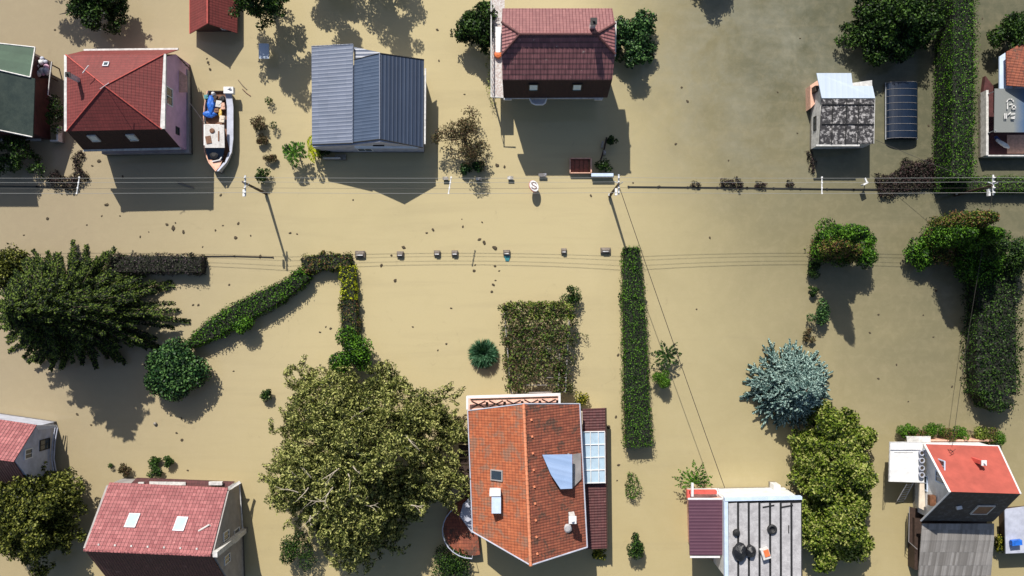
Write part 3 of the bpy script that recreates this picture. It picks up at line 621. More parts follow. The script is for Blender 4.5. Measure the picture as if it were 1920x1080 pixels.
# drowned brambles along the fences
for (lb, pts, w_, h_, sd) in [('tangle of drowned brambles on the fence at the left edge', [(92, 330), (112, 344), (140, 340), (152, 322)], .9, .5, 210), ('thin trail of drowned brambles reaching up towards the red pyramid-roofed house', [(146, 318), (140, 302), (150, 284)], .35, .35, 211),
        ('large patch of brown brambles at the foot of the wide tall hedge', [(1650, 350), (1700, 338), (1754, 330)], 1.9, .5, 212), ('brown bramble patch above the large one, against the wide tall hedge', [(1695, 312), (1725, 318), (1750, 306)], 1.2, .6, 213), ('dark bramble tuft on the fence right of the middle utility pole', [(1298, 347), (1312, 346)], .3, .3, 214),
        ('brambles growing over the middle of the right-hand fence', [(1354, 345), (1376, 340), (1392, 347)], .45, .4, 215), ('short bramble tuft on the fence near the spreader bar', [(1418, 348), (1436, 346)], .3, .3, 216), ('small tuft on the fence left of the spreader bar', [(1478, 346), (1488, 344)], .35, .3, 217), ('small bramble trail below the left corner of the slate-roofed shed', [(1515, 285), (1524, 300), (1526, 322)], .22, .3, 218)]:
    hedge(lb, pts, w_, h_, sd, 'bramble', core=False, rag=.5, dens=300, leaf=.16, name='bramble', cat='bramble')
hedge('single leafy shoot sticking out right of the vine pergola', [(1076, 626), (1102, 631)], .35, .9, 219, 'dark', core=False, rag=.3, dens=60, leaf=.14, name='vine_shoot', cat='shoot')

# ---------------- houses ----------------
T_ = {}
T_['red'] = rooftile('red_tile', (.215, .038, .034, 1), (.17, .028, .026, 1), .3, .25, .75, stain=.5, depth=.02, strength=.5)
T_['darkred'] = rooftile('old_red_tile', (.29, .04, .035, 1), (.22, .028, .026, 1), .3, .25, .8, stain=.5, depth=.02, strength=.5)
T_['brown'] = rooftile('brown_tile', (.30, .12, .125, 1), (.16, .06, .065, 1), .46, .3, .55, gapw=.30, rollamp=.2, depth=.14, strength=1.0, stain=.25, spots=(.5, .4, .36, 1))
T_['orange'] = rooftile('orange_tile', (.52, .15, .06, 1), (.34, .085, .036, 1), .32, .24, .85, moss=(.25, .12, .075, 1), moss_amt=.50, depth=.03, strength=.6, stain=.5)
T_['orange_old'] = rooftile('weathered_orange_tile', (.34, .10, .052, 1), (.19, .05, .03, 1), .32, .24, .85, moss=(.09, .045, .03, 1), moss_amt=.52, depth=.04, strength=.7, stain=.6)
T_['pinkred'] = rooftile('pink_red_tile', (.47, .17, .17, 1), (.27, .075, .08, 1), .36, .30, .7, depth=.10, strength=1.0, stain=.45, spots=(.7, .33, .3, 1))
T_['maroon'] = rooftile('maroon_and_shaded_tile', (.12, .035, .035, 1), (.07, .02, .02, 1), .3, .25, .7, moss=(.2, .10, .09, 1), moss_amt=.6)  # own maroon on porch and annex; shade put into the colour on south slopes
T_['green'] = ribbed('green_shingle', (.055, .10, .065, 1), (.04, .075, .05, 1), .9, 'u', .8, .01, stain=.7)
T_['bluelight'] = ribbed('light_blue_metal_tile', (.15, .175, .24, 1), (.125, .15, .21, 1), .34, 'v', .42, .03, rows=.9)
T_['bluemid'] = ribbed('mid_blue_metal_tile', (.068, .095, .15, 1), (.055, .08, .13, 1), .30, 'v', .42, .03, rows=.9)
T_['blue'] = ribbed('shaded_blue_metal_tile', (.042, .06, .10, 1), (.03, .043, .075, 1), .36, 'u', .42, .05)  # blue metal with the east slope's shade put into its colour
T_['whitemetal'] = ribbed('pale_metal_sheet', (.44, .51, .60, 1), (.41, .48, .58, 1), .5, 'v', .5, .01, stain=.12)
T_['maroonmetal'] = ribbed('maroon_metal', (.115, .05, .075, 1), (.10, .042, .065, 1), .3, 'u', .5, .03, stain=.3)
T_['shadedmansard'] = rooftile('shaded_red_shingle', (.035, .009, .010, 1), (.022, .006, .007, 1), .3, .25, .8, depth=.02, strength=.4)  # red shingle with the street-side slopes' shade put into its colour
T_['slate'] = two('mottled_slate', (.035, .033, .036), (.48, .46, .45), 3.2, .5, .62, .85, 12)
T_['greyshingle'] = ribbed('silvered_shingle', (.33, .31, .29, 1), (.17, .155, .14, 1), .22, 'v', .9, .02, rows=1.4, stain=.7)
T_['darkslope'] = two('dark_mottled_shingle', (.018, .02, .026), (.10, .11, .13), 2.2, .5, .75, .7)
T_['ridgeorange'] = plain('orange_ridge', (.62, .22, .11), .7, .2, 3)
T_['ridgered'] = plain('red_ridge', (.42, .07, .055), .7, .2, 3)
T_['ridgebrown'] = plain('brown_ridge', (.10, .035, .035), .7, .3, 3)

def window(parent, c, right, up, w_, h_, frame='white', pane='glass', proud=.03, bars=True, name='window'):
    """frame standing proud of its wall, with a pane as its sub-part"""
    c = Vector(c); r_ = Vector(right).normalized(); u = Vector(up).normalized(); n = r_.cross(u).normalized()
    mb = MB(); fw = .09
    def plate(cx, cy, a, b, m_, d0, d1):
        p = c+r_*cx+u*cy; q = [p+r_*sx_*a/2+u*sy_*b/2+n*d0 for sx_, sy_ in ((-1, -1), (1, -1), (1, 1), (-1, 1))]; m_.sheet(q, n*(d1-d0))
    plate(0, h_/2-fw/2, w_, fw, mb, -.04, proud+.03); plate(0, -h_/2+fw/2, w_, fw, mb, -.04, proud+.05)
    plate(-w_/2+fw/2, 0, fw, h_-2*fw, mb, -.04, proud+.03); plate(w_/2-fw/2, 0, fw, h_-2*fw, mb, -.04, proud+.03)
    if bars: plate(0, 0, .05, h_-2*fw, mb, -.03, proud+.02)
    f = mb.build(name, M[frame], parent); pb = MB(); plate(0, 0, w_-2*fw+.01, h_-2*fw+.01, pb, -.02, proud); pb.build('pane', M[pane], f); return f
def slope_pt(quad, u, v):
    a, b, c, d = [Vector(p) for p in quad]; return a.lerp(b, u).lerp(d.lerp(c, u), v)
def skylight(parent, quad, u, v, w_, h_, frame='white', pane='paleglass', lift=.0):
    p = slope_pt(quad, u, v); r_ = (Vector(quad[1])-Vector(quad[0])).normalized(); up = (Vector(quad[3])-Vector(quad[0])); up = (up-r_*up.dot(r_)).normalized()
    n = r_.cross(up)
    if n.z < 0: r_ = -r_; n = -n
    return window(parent, p+n*lift, r_, up, w_, h_, frame, pane, .09, False, 'skylight')
def chimney(parent, c, w_, h_, m='white', cap='black', l=None):
    c = Vector(c); mb = MB(); mb.box(c+Vector((0, 0, h_/2)), (w_, l or w_, h_)); o = mb.build('chimney', M[m], parent)
    cb = MB(); cb.box(c+Vector((0, 0, h_+.04)), (w_*1.3, (l or w_)*1.3, .08)); cb.tube([c+Vector((0, 0, h_+.08)), c+Vector((0, 0, h_+.3))], w_*.25, 8); cb.build('chimney_cap', M[cap], o); return o
def wallbody(parent, foot, z1, m, name='wall', gables=()):
    mb = MB(); mb.prism(foot, -1.6, z1)
    for tri in gables: mb.sheet(tri[0], tri[1])
    return mb.build(name, m, parent)
def ridgecap(mb, a, b, r_=.10, n=1):
    a = Vector(a); b = Vector(b); k = max(2, int((b-a).length/.4))
    for i in range(k):
        p = a.lerp(b, i/k); q = a.lerp(b, (i+1)/k+.05/k); mb.tube([p, q], [r_*.82, r_], 7)

# --- house with the red pyramid roof and mauve gable walls
A = thing('mauve_house', 'mauve house with a red pyramid roof and dark steep lower slope, beside the moored boat', 'house', G(279, 205))
e0, e1, ap = 6.2, 3.2, I(196, 161, 8.2)
NWa, NEa, SEa, SWa = I(124, 103, e0), I(307, 102, e0), I(303, 242, e0), I(125, 246, e0)
n0, n1 = I(157, 95, e1), I(334, 93, e1); s0, s1 = I(155, 280, e1), I(337, 276, e1)
for (nm, q, mt) in (('upper_roof', None, 'red'),):
    rf = MB()
    for a, b in ((NWa, NEa), (NEa, SEa), (SEa, SWa), (SWa, NWa)): rf.slab([a, b, ap], .12)
    ro = rf.build('roof', T_['red'], A)
    rc = MB()
    for c in (NWa, NEa, SEa, SWa): ridgecap(rc, ap+Vector((0, 0, .02)), c+Vector((0, 0, .03)), .055)
    rc.build('ridge_tiles', T_['ridgered'], ro)
    chimney(ro, I(151, 152, 6.6), .32, 1.9, 'offwhite')
    ant = MB(); ant.tube([I(196, 161, 8.1), I(196, 161, 9.3)], .02, 5); ant.box(I(196, 161, 9.2), (.9, .03, .03), .6); ant.build('aerial', M['metal'], ro)
    wb = MB(); wb.tube([I(155, 137, 8.2), I(166, 123, 8.6)], .04, 5); wb.build('flue_bracket', M['white'], ro)
    skylight(ro, (NWa, NEa, ap, ap), .42, .33, .5, .5, 'metal', 'glass')
lower = MB(); lower.slab([SWa+Vector((0, 0, -.02)), SEa+Vector((.2, 0, -.02)), s1, s0], .12)
lo = lower.build('lower_slope', T_['shadedmansard'], A, 'steep shaded lower roof slope facing the street')
sq = (s0, s1, SEa, SWa)
skylight(lo, sq, .22, .62, .75, 1.0, 'offwhite', 'paleglass'); skylight(lo, sq, .62, .62, .75, 1.0, 'offwhite', 'paleglass')
lower = MB(); lower.slab([NWa+Vector((0, 0, -.02)), NEa+Vector((0, 0, -.02)), n1, n0], .12); lower.build('lower_slope', T_['red'], A)
xw, xe = G(198, 0).x, G(357, 0).x
fy = lambda gy: G(0, gy).y
gab = lambda x: [(x, fy(122), -1.6), (x, fy(284), -1.6), (x, fy(284), 3.2), (x, fy(262), 6.05), (x, fy(146), 6.05), (x, fy(122), 3.2)]
wb = MB(); wb.sheet(gab(xw), (xe-xw, 0, 0)); wl = wb.build('wall', M['pink'], A)
X = Vector((0, 1, 0)); Z = Vector((0, 0, 1))
window(A, (xe, fy(205), 4.6), X, Z, 1.6, 1.3); window(A, (xe, fy(258), 2.9), X, Z, .7, .7, 'black', 'glass', bars=False)
fb = MB(); fb.slab([I(307, 101, e0+.05), I(311, 101, e0+.05), I(309, 241, e0+.05), I(300, 242, e0+.05)], .2); fb.slab([I(120, 103, e0+.05), I(125, 103, e0+.05), I(125, 246, e0+.05), I(120, 246, e0+.05)], .2)
fb.slab([n0+Vector((0, .15, .02)), n1+Vector((0, .15, .02)), n1+Vector((0, -.02, .02)), n0+Vector((0, -.02, .02))], .14); fb.slab([s0+Vector((0, -.18, -.08)), s1+Vector((0, -.18, -.08)), s1+Vector((0, -.01, -.08)), s0+Vector((0, -.01, -.08))], .1)
fb.split('gutter', M['offwhite'], A)
tb = MB(); tb.slab([G(340, 118, .9), G(359, 136, .9), G(362, 290, .9), G(200, 292, .9), G(200, 284, .9), G(352, 284, .9)], 2.4); tb.build('terrace', M['greywall'], A)
ab = MB(); ab.slab([I(331, 128, 2.6), I(350, 142, 2.4), I(351, 173, 2.4), I(331, 173, 2.6)], .06); ab.build('awning', M['salmon'], A)
gb = MB()
for k in range(4): gb.box(I(338+k*5-k*.4, 110+k*5, 2.3), (.06, .06, 1.0))
gb.build('railing', M['darkwood'], A)

# --- green-roofed house at the left edge
B = thing('green_roofed_house', 'dark red house with a moss-green roof cut by the left edge', 'house', G(20, 200))
rN = [I(-60, 75, 3.2), I(66, 89, 3.2), I(57, 145, 4.3), I(-60, 118, 4.3)]; rS = [I(-60, 118, 4.3), I(65, 147, 4.3), I(61, 257, 3.2), I(-60, 232, 3.2)]
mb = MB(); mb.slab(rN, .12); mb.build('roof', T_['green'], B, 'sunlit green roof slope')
mb = MB(); mb.slab([p-Vector((0, 0, .03)) for p in rS], .12); mb.build('roof', two('shaded_green_shingle', (.018, .035, .032), (.04, .06, .05), 1.0, .4, .65, .85), B, 'shaded lower roof slope')  # green shingle again, with this slope's shade put into its colour
mb = MB()
for a, b in ((rN[3], rN[2]), (rS[3], rS[2]), (rN[1], rN[2]), (rN[0], rN[1])): mb.tube([a+Vector((0, 0, .03)), b+Vector((0, 0, .03))], .07, 5)
mb.split('roof_trim', M['offwhite'], B)
f_ = [G(-60, 120), G(92, 118), G(95, 262), G(-60, 258)]
wallbody(B, f_, 3.05, M['darkred'], gables=[([(f_[1].x-.1, f_[1].y, 3.0), (f_[2].x-.1, f_[2].y, 3.0), (f_[2].x-.15, G(0, 175).y, 4.15)], (-.2, 0, 0))])
mb = MB(); mb.slab([G(-60, 262, .5), G(82, 262, .5), G(82, 266, .5), G(-60, 266, .5)], .5); mb.build('base_ledge', M['offwhite'], B)
mb = MB(); y0 = G(0, 238).y  # unseen wing beyond the left edge, shaped to cast the gable shadow
W = [Vector((-60, y0+3.5, 4.6)), Vector((G(22, 0).x, y0+3.5, 4.6)), Vector((G(29, 0).x, y0, 7.5)), Vector((-60, y0, 7.5))]
mb.slab(W, .15); mb.slab([Vector((-60, y0, 7.5)), Vector((G(29, 0).x, y0, 7.5)), Vector((G(22, 0).x, y0-2.2, 4.6)), Vector((-60, y0-2.2, 4.6))], .15); mb.build('unseen_wing_roof', T_['green'], B)
mb = MB(); mb.sheet([(-58, y0+2.8, 3.0), (-58, y0-1.6, 3.0), (-58, y0-1.6, 5), (-58, y0, 7.2), (-58, y0+2.8, 5)], (G(14, 0).x+58, 0, 0)); mb.build('unseen_wing_wall', M['darkred'], B)
# cluttered deck
D = thing('cluttered_deck', 'small deck piled with white and mauve bundles beside the green roof', 'deck', G(85, 128))
mb = MB(); mb.slab([I(62, 98, 1.5), I(97, 116, 1.5), I(93, 146, 1.5), I(56, 146, 1.5)], .15)
for q in ((66, 104), (94, 120), (91, 143)): mb.tube([I(*q, 1.4), G(G_x := (NX+(q[0]-NX)*.98), NY+(q[1]-NY)*.98, -1)], .06, 6)
mb.build('deck_floor', M['darkwood'], D)
mb = MB(); mb.tube([I(97, 116, 2.3), I(93, 146, 2.3), I(90, 178, 2.3)], .05, 6); mb.tube([I(97, 116, 2.3), I(97, 116, 1.5)], .04, 6); mb.tube([I(90, 178, 2.3), G(112, 190, -.5)], .04, 6); mb.build('railing', M['offwhite'], D)
rg = random.Random(5)
for k in range(13):
    mb = MB(); p = I(68+rg.random()*22, 110+rg.random()*32, 1.5); s_ = .16+rg.random()*.2
    mb.lathe(p, [(s_*.7, 0), (s_, s_*.5), (s_*.8, s_*1.1), (s_*.3, s_*1.4)], 9); mb.smooth = True
    single('bundle', mb, [M['white'], M['bluewall'], M['offwhite'], M['pink']][k % 4], 'small pale bundle heaped on the deck beside the green roof', 'bundle', p, 'bundles heaped on the cluttered deck')
# white corner post fence between the two houses
mb = MB(); mb.box(G(120, 254, .55), (.16, 1.5, 1.1)); mb.box(G(112, 267, .4), (.9, .14, .8))
single('white_wall', mb, M['offwhite'], 'short white corner wall between the green-roofed and pyramid-roofed houses', 'wall', G(118, 260))

# --- small red roof at the top edge
C_ = thing('red_cabin', 'small cabin with a low red gable roof at the top edge', 'cabin', G(412, 20))
za, zb = .95, 3.1
wS, rS_, eS = I(356, 63, za), I(389, 44, zb), I(445, 62, za); dN = Vector((0, 5.2, 0))
mb = MB(); mb.slab([wS, rS_, rS_+dN, wS+dN], .12); mb.slab([rS_, eS, eS+dN, rS_+dN], .12); mb.build('roof', T_['red'], C_)
mb = MB(); i_ = Vector((.3, .45, 0)); yb = wS.y+.5
mb.sheet([(wS.x+.3, yb, -1.6), (eS.x-.3, yb, -1.6), (eS.x-.3, yb, .9), (rS_.x, yb, 2.9), (wS.x+.3, yb, .9)], (0, 4.4, 0)); mb.build('wall', M['darkwood'], C_)
mb = MB(); ridgecap(mb, rS_, rS_+dN, .09); mb.tube([wS, wS+dN], .05, 5); mb.build('ridge_tiles', T_['ridgered'], C_)
window(C_, ((rS_.x+eS.x)/2-.3, yb, .9), (1, 0, 0), Z, .5, .5)
bb = MB(); bb.box(I(495, 96, 1.2), (.82, 1.28, .5)); bb.box(I(495, 96, 1.48), (.9, 1.36, .07))
bx = thing('pale_chest', 'pale blue-white box on a post above the water, beside a tree shadow', 'box', I(495, 96, 0)); bb.build('lid', T_['whitemetal'], bx)
mb = MB(); mb.tube([I(495, 96, 1), I(495, 96, -1.2)], .06, 6); mb.build('post', M['darkwood'], bx)

# --- blue-roofed house
B2 = thing('blue_roofed_house', 'white house with a blue-grey metal roof in three long slopes, above the street', 'house', G(700, 195))
a0, a1, r0, c0 = 2.8, 3.65, 5.0, 2.95
RA = [I(584, 87, a0), I(662, 83, a1+.1), I(661, 268, a1+.1), I(585, 271, a0)]
RB = [I(664, 112, a1-.02), I(712, 100, r0), I(712, 261, r0), I(661, 267, a1-.02)]
RC = [I(712, 100, r0), I(795, 112, c0), I(793, 277, c0), I(712, 261, r0)]
RD = [I(664, 88, 3.35), I(712, 98, 3.45), I(712, 118, 3.45), I(664, 118, 3.35)]
for q, mt, lb in ((RA, 'bluelight', 'light grey-blue west slope'), (RB, 'bluemid', None), (RC, 'blue', 'shaded blue east slope'), (RD, 'bluelight', None)):
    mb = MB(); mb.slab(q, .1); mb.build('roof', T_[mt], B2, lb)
mb = MB(); mb.tube([RB[1]+Vector((0, 0, .03)), RB[2]+Vector((0, 0, .03))], .06, 6); mb.tube([RA[0], RA[1]], .05, 5); mb.tube([RA[1], RA[2]], .04, 5); mb.split('ridge_trim', T_['bluelight'], B2)
mb = MB(); mb.tube([RC[0], RC[1]], .06, 5); mb.tube([RB[0], RB[1]], .05, 5); mb.tube([RA[3], RA[2]], .05, 5); mb.tube([RB[3], RB[2], RC[2]], .05, 5); mb.split('verge_trim', M['black'], B2)
mb = MB(); mb.slab([I(796, 128, 2.85), I(799, 128, 2.85), I(798, 270, 2.85), I(795, 270, 2.85)], .14); mb.split('gutter', M['offwhite'], B2)
wx0, wx1 = G(600, 0).x, G(796, 0).x; rx = RB[1].x; wy = G(0, 286).y; wn = G(0, 143).y
mb = MB(); mb.sheet([(wx0, wy, -1.6), (wx1, wy, -1.6), (wx1, wy, 2.8), (rx, wy, 4.85), (RB[0].x, wy, 3.5), (wx0, wy, 2.72)], (0, wn-wy, 0)); mb.build('wall', M['bluewall'], B2)
mb = MB(); mb.slab([I(664, 270, 3.3), I(672, 266, 3.4), I(712, 264, 3.5), I(770, 268, 3.3), I(784, 276, 2.9), I(783, 278, 2.7), I(665, 278, 2.9)], .1); mb.build('gable_canopy', M['paleblue'], B2)
mb = MB(); mb.box(I(710, 271, 3.52), (1.0, .3, .1)); mb.build('gable_vent', M['black'], B2)
window(B2, (G(690, 0).x, wy, 1.4), (1, 0, 0), Z, 1.4, 1.2)
mb = MB(); mb.box(G(625, 299, .4), (1.6, .1, .8)); mb.box(G(640, 296, .2), (1.0, .5, .3)); mb.build('step', M['offwhite'], B2)

# --- brown-tiled half-hipped house at the top
E_ = thing('brown_tiled_house', 'tall house with a brown half-hipped tile roof and dark lower band, top centre', 'house', G(1040, 120))
zr, zm, ze = 9.5, 8.4, 7.0
rL, rR = I(975, 64, zr), I(1118, 64, zr)
SmW, SmE, SeW, SeE = I(941, 103, zm), I(1153, 101, zm), I(942, 150, ze), I(1148, 150, ze)
yr = rL.y
mir = lambda p: Vector((p.x, 2*yr-p.y, p.z))
NmW, NmE, NeW, NeE = mir(SmW), mir(SmE), mir(SeW), mir(SeE)
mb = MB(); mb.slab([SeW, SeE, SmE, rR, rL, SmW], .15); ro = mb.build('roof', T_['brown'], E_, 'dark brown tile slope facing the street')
roN = rooftile('sunlit_brown_tile', (.30, .125, .125, 1), (.22, .085, .09, 1), .36, .28, .5, depth=.09, strength=.8, stain=.2)  # brown tile again, with the sunlight put into its colour
mb = MB(); mb.slab([NeW, NeE, NmE, rR, rL, NmW], .15); mb.slab([rR, SmE, NmE], .15); mb.slab([rL, SmW, NmW], .15); mb.build('roof', roN, E_, 'sunlit brown tile slopes')
mb = MB()
for a, b in ((rL, rR), (rL, SmW), (rR, SmE), (rL, NmW), (rR, NmE)): ridgecap(mb, a+Vector((0, 0, .03)), b+Vector((0, 0, .03)), .11)
mb.build('ridge_tiles', T_['ridgebrown'], ro)
chimney(ro, I(1110, 52, 8.9), .42, 1.5, 'offwhite')
LW, LE = I(944, 183, 4.6), I(1139, 182, 4.6); D_ = Vector((0, 0, -.06))
mb = MB(); mb.slab([SeW+D_, SeE+D_, LE, LW], .15); lo = mb.build('lower_slope', T_['shadedmansard'], E_, 'steep shaded band with two windows')
q = (LW, LE, SeE, SeW); skylight(lo, q, .285, .62, .85, .95, 'black', 'paleglass'); skylight(lo, q, .69, .62, .85, .95, 'black', 'paleglass')
xw, xe = SeW.x+.35, SeE.x-.5; ys = LE.y+1.15; yn = 2*yr-ys
mb = MB(); mb.sheet([(xw, ys, -1.6), (xw, yn, -1.6), (xw, yn, 4.7), (xw, NeW.y-.2, 6.8), (xw, NmW.y-.3, 8.2), (xw, SmW.y+.3, 8.2), (xw, SeW.y+.2, 6.8), (xw, ys, 4.5)], (xe-xw, 0, 0)); mb.build('wall', M['bluewall'], E_)
mb = MB(); mb.slab([I(946, 182, 4.45), I(1131, 182, 4.45), I(1131, 185, 4.45), I(946, 185, 4.45)], .14); mb.slab([I(1153, 40, 7.05), I(1156, 40, 7.05), I(1155, 105, 7.05), I(1152, 105, 7.05)], .15)
for x in (952, 1122): mb.box(I(x, 185.5, 4.25), (.7, .22, .2))
mb.split('gutter', M['offwhite'], E_)
bc = MB(); zb_ = 3.6; pts = [(993, 184), (997, 193), (1004, 196), (1018, 196), (1022, 193), (1025, 184)]
bc.slab([I(x, y, zb_) for x, y in pts], .12); bo = bc.build('balcony', M['bluewall'], E_)
br = MB(); br.tube([I(x, y, zb_+.95) for x, y in pts], .07, 6)
for x, y in pts: br.tube([I(x, y, zb_+.95), I(x, y, zb_)], .03, 5)
br.build('balcony_rail', M['white'], bo)
window(E_, (G(1003, 0).x, ys, 4.0), (1, 0, 0), Z, 1.3, .9)
# side terrace
tb = MB(); tb.slab([I(921, -10, 2.8), I(946, -10, 2.8), I(946, 183, 2.8), I(922, 183, 2.8)], .25)
for y in (10, 60, 110, 178): tb.tube([I(924, y, 2.7), I(924, y, 2.7)+Vector((.1, 0, -3.9))], .08, 6)
te = tb.build('terrace', two('mottled_terrace', (.42, .33, .3), (.62, .6, .58), 6, .4, .6, .8, 14), E_)
tb = MB(); tb.tube([I(921, -10, 3.7), I(921, 182, 3.7), I(944, 183, 3.7)], .06, 6)
for y in range(0, 190, 12): tb.tube([I(921, y, 3.7), I(921, y, 2.8)], .025, 4)
tb.build('railing', M['offwhite'], te)
mb = MB(); mb.slab([I(929, 50, 3.3), I(939, 50, 3.3), I(938, 98, 3.3), I(930, 98, 3.3)], .06); mb.box(I(934, 74, 3.0), (.1, 1.6, .5)); single('white_awning', mb, M['white'], 'narrow white sheet laid on the side terrace of the brown-tiled house', 'sheet', I(934, 74, 2.8))
mb = MB(); mb.lathe(I(934, 104, 2.82), [(.3, 0), (.36, .25), (.3, .4), (.1, .48)], 10); single('orange_pot', mb, M['orange'], 'orange pot on the side terrace of the brown-tiled house', 'pot', I(934, 104, 2.82))
hedge('yellow-green creeper along the left foot of the side terrace', [(918, 100), (918, 150), (922, 195)], .4, .9, 301, 'walnut', core=False, dens=50, rag=.3, name='creeper', cat='creeper')

# --- slate shed
S_ = thing('slate_roofed_shed', 'white shed with mottled slates and a pale blue metal roof, upper right', 'shed', G(1567, 215))
mb = MB(); SQ = [I(1541, 184, 3.25), I(1640, 184, 3.25), I(1638, 269, 2.7), I(1536, 271, 2.7)]; mb.slab(SQ, .1); so_ = mb.build('roof', T_['slate'], S_, 'mottled dark and white slates')
mb = MB()
for x in (1562, 1588, 1611): mb.tube([I(x, 185, 3.3), I(x-3, 270, 2.76)], .045, 4)
for y in (196, 233): mb.tube([I(1541, y, 3.3-(y-184)*.0064), I(1639, y, 3.3-(y-184)*.0064)], .045, 4)
mb.build('roof_battens', M['black'], so_)
mb = MB(); mb.slab([I(1531, 137, 3.0), I(1596, 137, 3.0), I(1599, 161, 3.12), I(1636, 161, 3.12), I(1641, 184, 3.3), I(1541, 184, 3.3), I(1538, 170, 3.2)], .1); mb.build('roof', T_['whitemetal'], S_, 'pale blue metal sheet')
f_ = [G(1519, 178), G(1612, 165), G(1614, 279), G(1518, 281)]; wallbody(S_, f_, 2.6, M['offwhite'])
mb = MB(); mb.slab([I(1530, 271, 2.7), I(1612, 271, 2.7), I(1612, 274, 2.7), I(1530, 274, 2.7)], .12); mb.slab([I(1637, 184, 3.2), I(1641, 184, 3.2), I(1639, 269, 2.7), I(1636, 269, 2.7)], .13); mb.split('gutter', M['offwhite'], S_)
window(S_, (G(1518.2, 0).x, fy(238), 1.4), (0, -1, 0), Z, 1.3, .6, 'black', 'glass')
mb = MB(); mb.slab([I(1519, 160, 1.2), I(1534, 150, 1.2), I(1540, 182, 1.2), I(1520, 203, 1.2)], 2.4); mb.build('annex', M['salmon'], S_, 'orange brick annex')
mb = MB(); mb.box(I(1531, 168, 1.6), (.6, .5, .9)); mb.build('annex_box', M['darkwood'], S_)
# --- pool enclosure
PE = thing('pool_enclosure', 'low dark blue glazed pool cover with white ribs, beside the slate-roofed shed', 'pool cover', G(1687, 200))
x0, x1 = G(1658, 0).x, G(1716, 0).x; y0, y1 = fy(158), fy(262)
def arch(t_): a = math.pi*t_; return Vector((x0+(x1-x0)*(1-math.cos(a))/2, 0, .35+.6*math.sin(a)**.8))
mb = MB(); K = 14
for i in range(K):
    a, b = arch(i/K), arch((i+1)/K); mb.face([(a.x, y0, a.z), (a.x, y1, a.z), (b.x, y1, b.z), (b.x, y0, b.z)])
mb.face([(arch(i/K).x, y1, arch(i/K).z) for i in range(K+1)]); mb.face([(arch(i/K).x, y0, arch(i/K).z) for i in range(K+1)][::-1])
mb.box(((x0+x1)/2, (y0+y1)/2, .1), (x1-x0, y0-y1, .5)); mb.build('glazing', M['darkblue'], PE)
for i in range(9):
    mb = MB(); y = y0+(y1-y0)*i/8; mb.tube([arch(k/K)+Vector((0, y, .02)) for k in range(K+1)], .016, 4); mb.build('rib', M['greywall'], PE)
mb = MB()
for x in (x0, x1): mb.box((x, (y0+y1)/2, .3), (.09, abs(y1-y0)+.1, .12))
mb.build('side_rail', M['metal'], PE)

# --- right edge house
RH = thing('right_edge_house', 'orange-tiled house with a dark red deck cut by the right edge', 'house', G(1890, 190))
mb = MB(); mb.slab([I(1887, 97, 3.0), I(1935, 70, 3.0), I(1960, 80, 4.2), I(1960, 165, 4.2), I(1888, 160, 3.0)], .15); mb.build('roof', T_['orange_old'], RH)
mb = MB(); mb.slab([I(1874, 106, 2.2), I(1888, 97, 2.3), I(1900, 170, 2.3), I(1874, 170, 2.2)], .15); mb.build('porch_roof', M['paleblue'], RH)
wallbody(RH, [G(1878, 110), G(1960, 110), G(1960, 180), G(1878, 180)], 2.0, M['bluewall'])
mb = MB(); mb.slab([G(1838, 175, .5), G(1842, 145, .5), G(1868, 178, .5), G(1960, 178, .5), G(1960, 295, .5), G(1838, 295, .5)], 2.0); mb.build('deck', M['darkred'], RH)
mb = MB(); mb.slab([G(1882, 255, .52), G(1960, 255, .52), G(1960, 290, .52), G(1882, 290, .52)], .02); mb.build('deck_mat', M['salmon'], RH)
mb = MB(); mb.box(G(1836, 236, .55), (.22, 6.0, 1.5)); mb.box(G(1900, 296, .5), (6.4, .12, 1.3)); mb.build('parapet', M['offwhite'], RH)
cn = MB(); CQ = [I(1865, 166, 2.6), I(1960, 166, 2.6), I(1960, 248, 2.4), I(1864, 248, 2.4)]; cn.slab(CQ, .06)
t = NT('faded_canopy'); P = t.pos(); nn = t.noise(P, .9, 5, .6); sx_ = t.n("ShaderNodeSeparateXYZ"); t.l(P, sx_.inputs[0]); gr = t.math('MULTIPLY_ADD', sx_.outputs[0], .9, -41.2)
fcl = t.n("ShaderNodeClamp"); t.l(t.math('ADD', gr, t.math('MULTIPLY', nn, .6)), fcl.inputs[0])
M['canopy'] = t.out(t.mix(fcl.outputs[0], (.20, .21, .20, 1), (.045, .10, .20, 1)), .5)
CO = thing('printed_canopy', 'grey and blue canopy with white printed marks at the right edge', 'canopy', G(1880, 210)); cn.build('canopy_sheet', M['canopy'], CO)
mb = MB()
for q in ((1867, 170), (1867, 244)): mb.tube([I(*q, 2.5), G(NX+(q[0]-NX)*.967, NY+(q[1]-NY)*.967, .4)], .04, 5)
mb.build('post', M['metal'], CO)
mk = MB(); zc = 2.66
def stroke(pts, w_=.05, z=zc, m_=mk, I_=I):
    pts = [I_(x, y, z) for x, y in pts]
    for a, b in zip(pts, pts[1:]):
        d = (b-a).normalized(); s = Vector((-d.y, d.x, 0))*w_; m_.slab([a-s-d*w_*.5, b-s+d*w_*.5, b+s+d*w_*.5, a+s-d*w_*.5], .02)
for st_ in ([(1888, 191), (1890, 187), (1894, 185), (1899, 187), (1900, 190)], [(1889, 193), (1889, 204)], [(1893, 196), (1898, 195)], [(1898, 198), (1904, 198), (1904, 204), (1898, 204), (1898, 198)], [(1884, 213), (1884, 222)], [(1887, 213), (1887, 222)], [(1890, 215), (1895, 211)], [(1896, 214), (1903, 213)], [(1896, 220), (1903, 219)], [(1897, 222), (1902, 222)]): stroke(st_)
mk.build('printed_marks', M['offwhite'], CO)
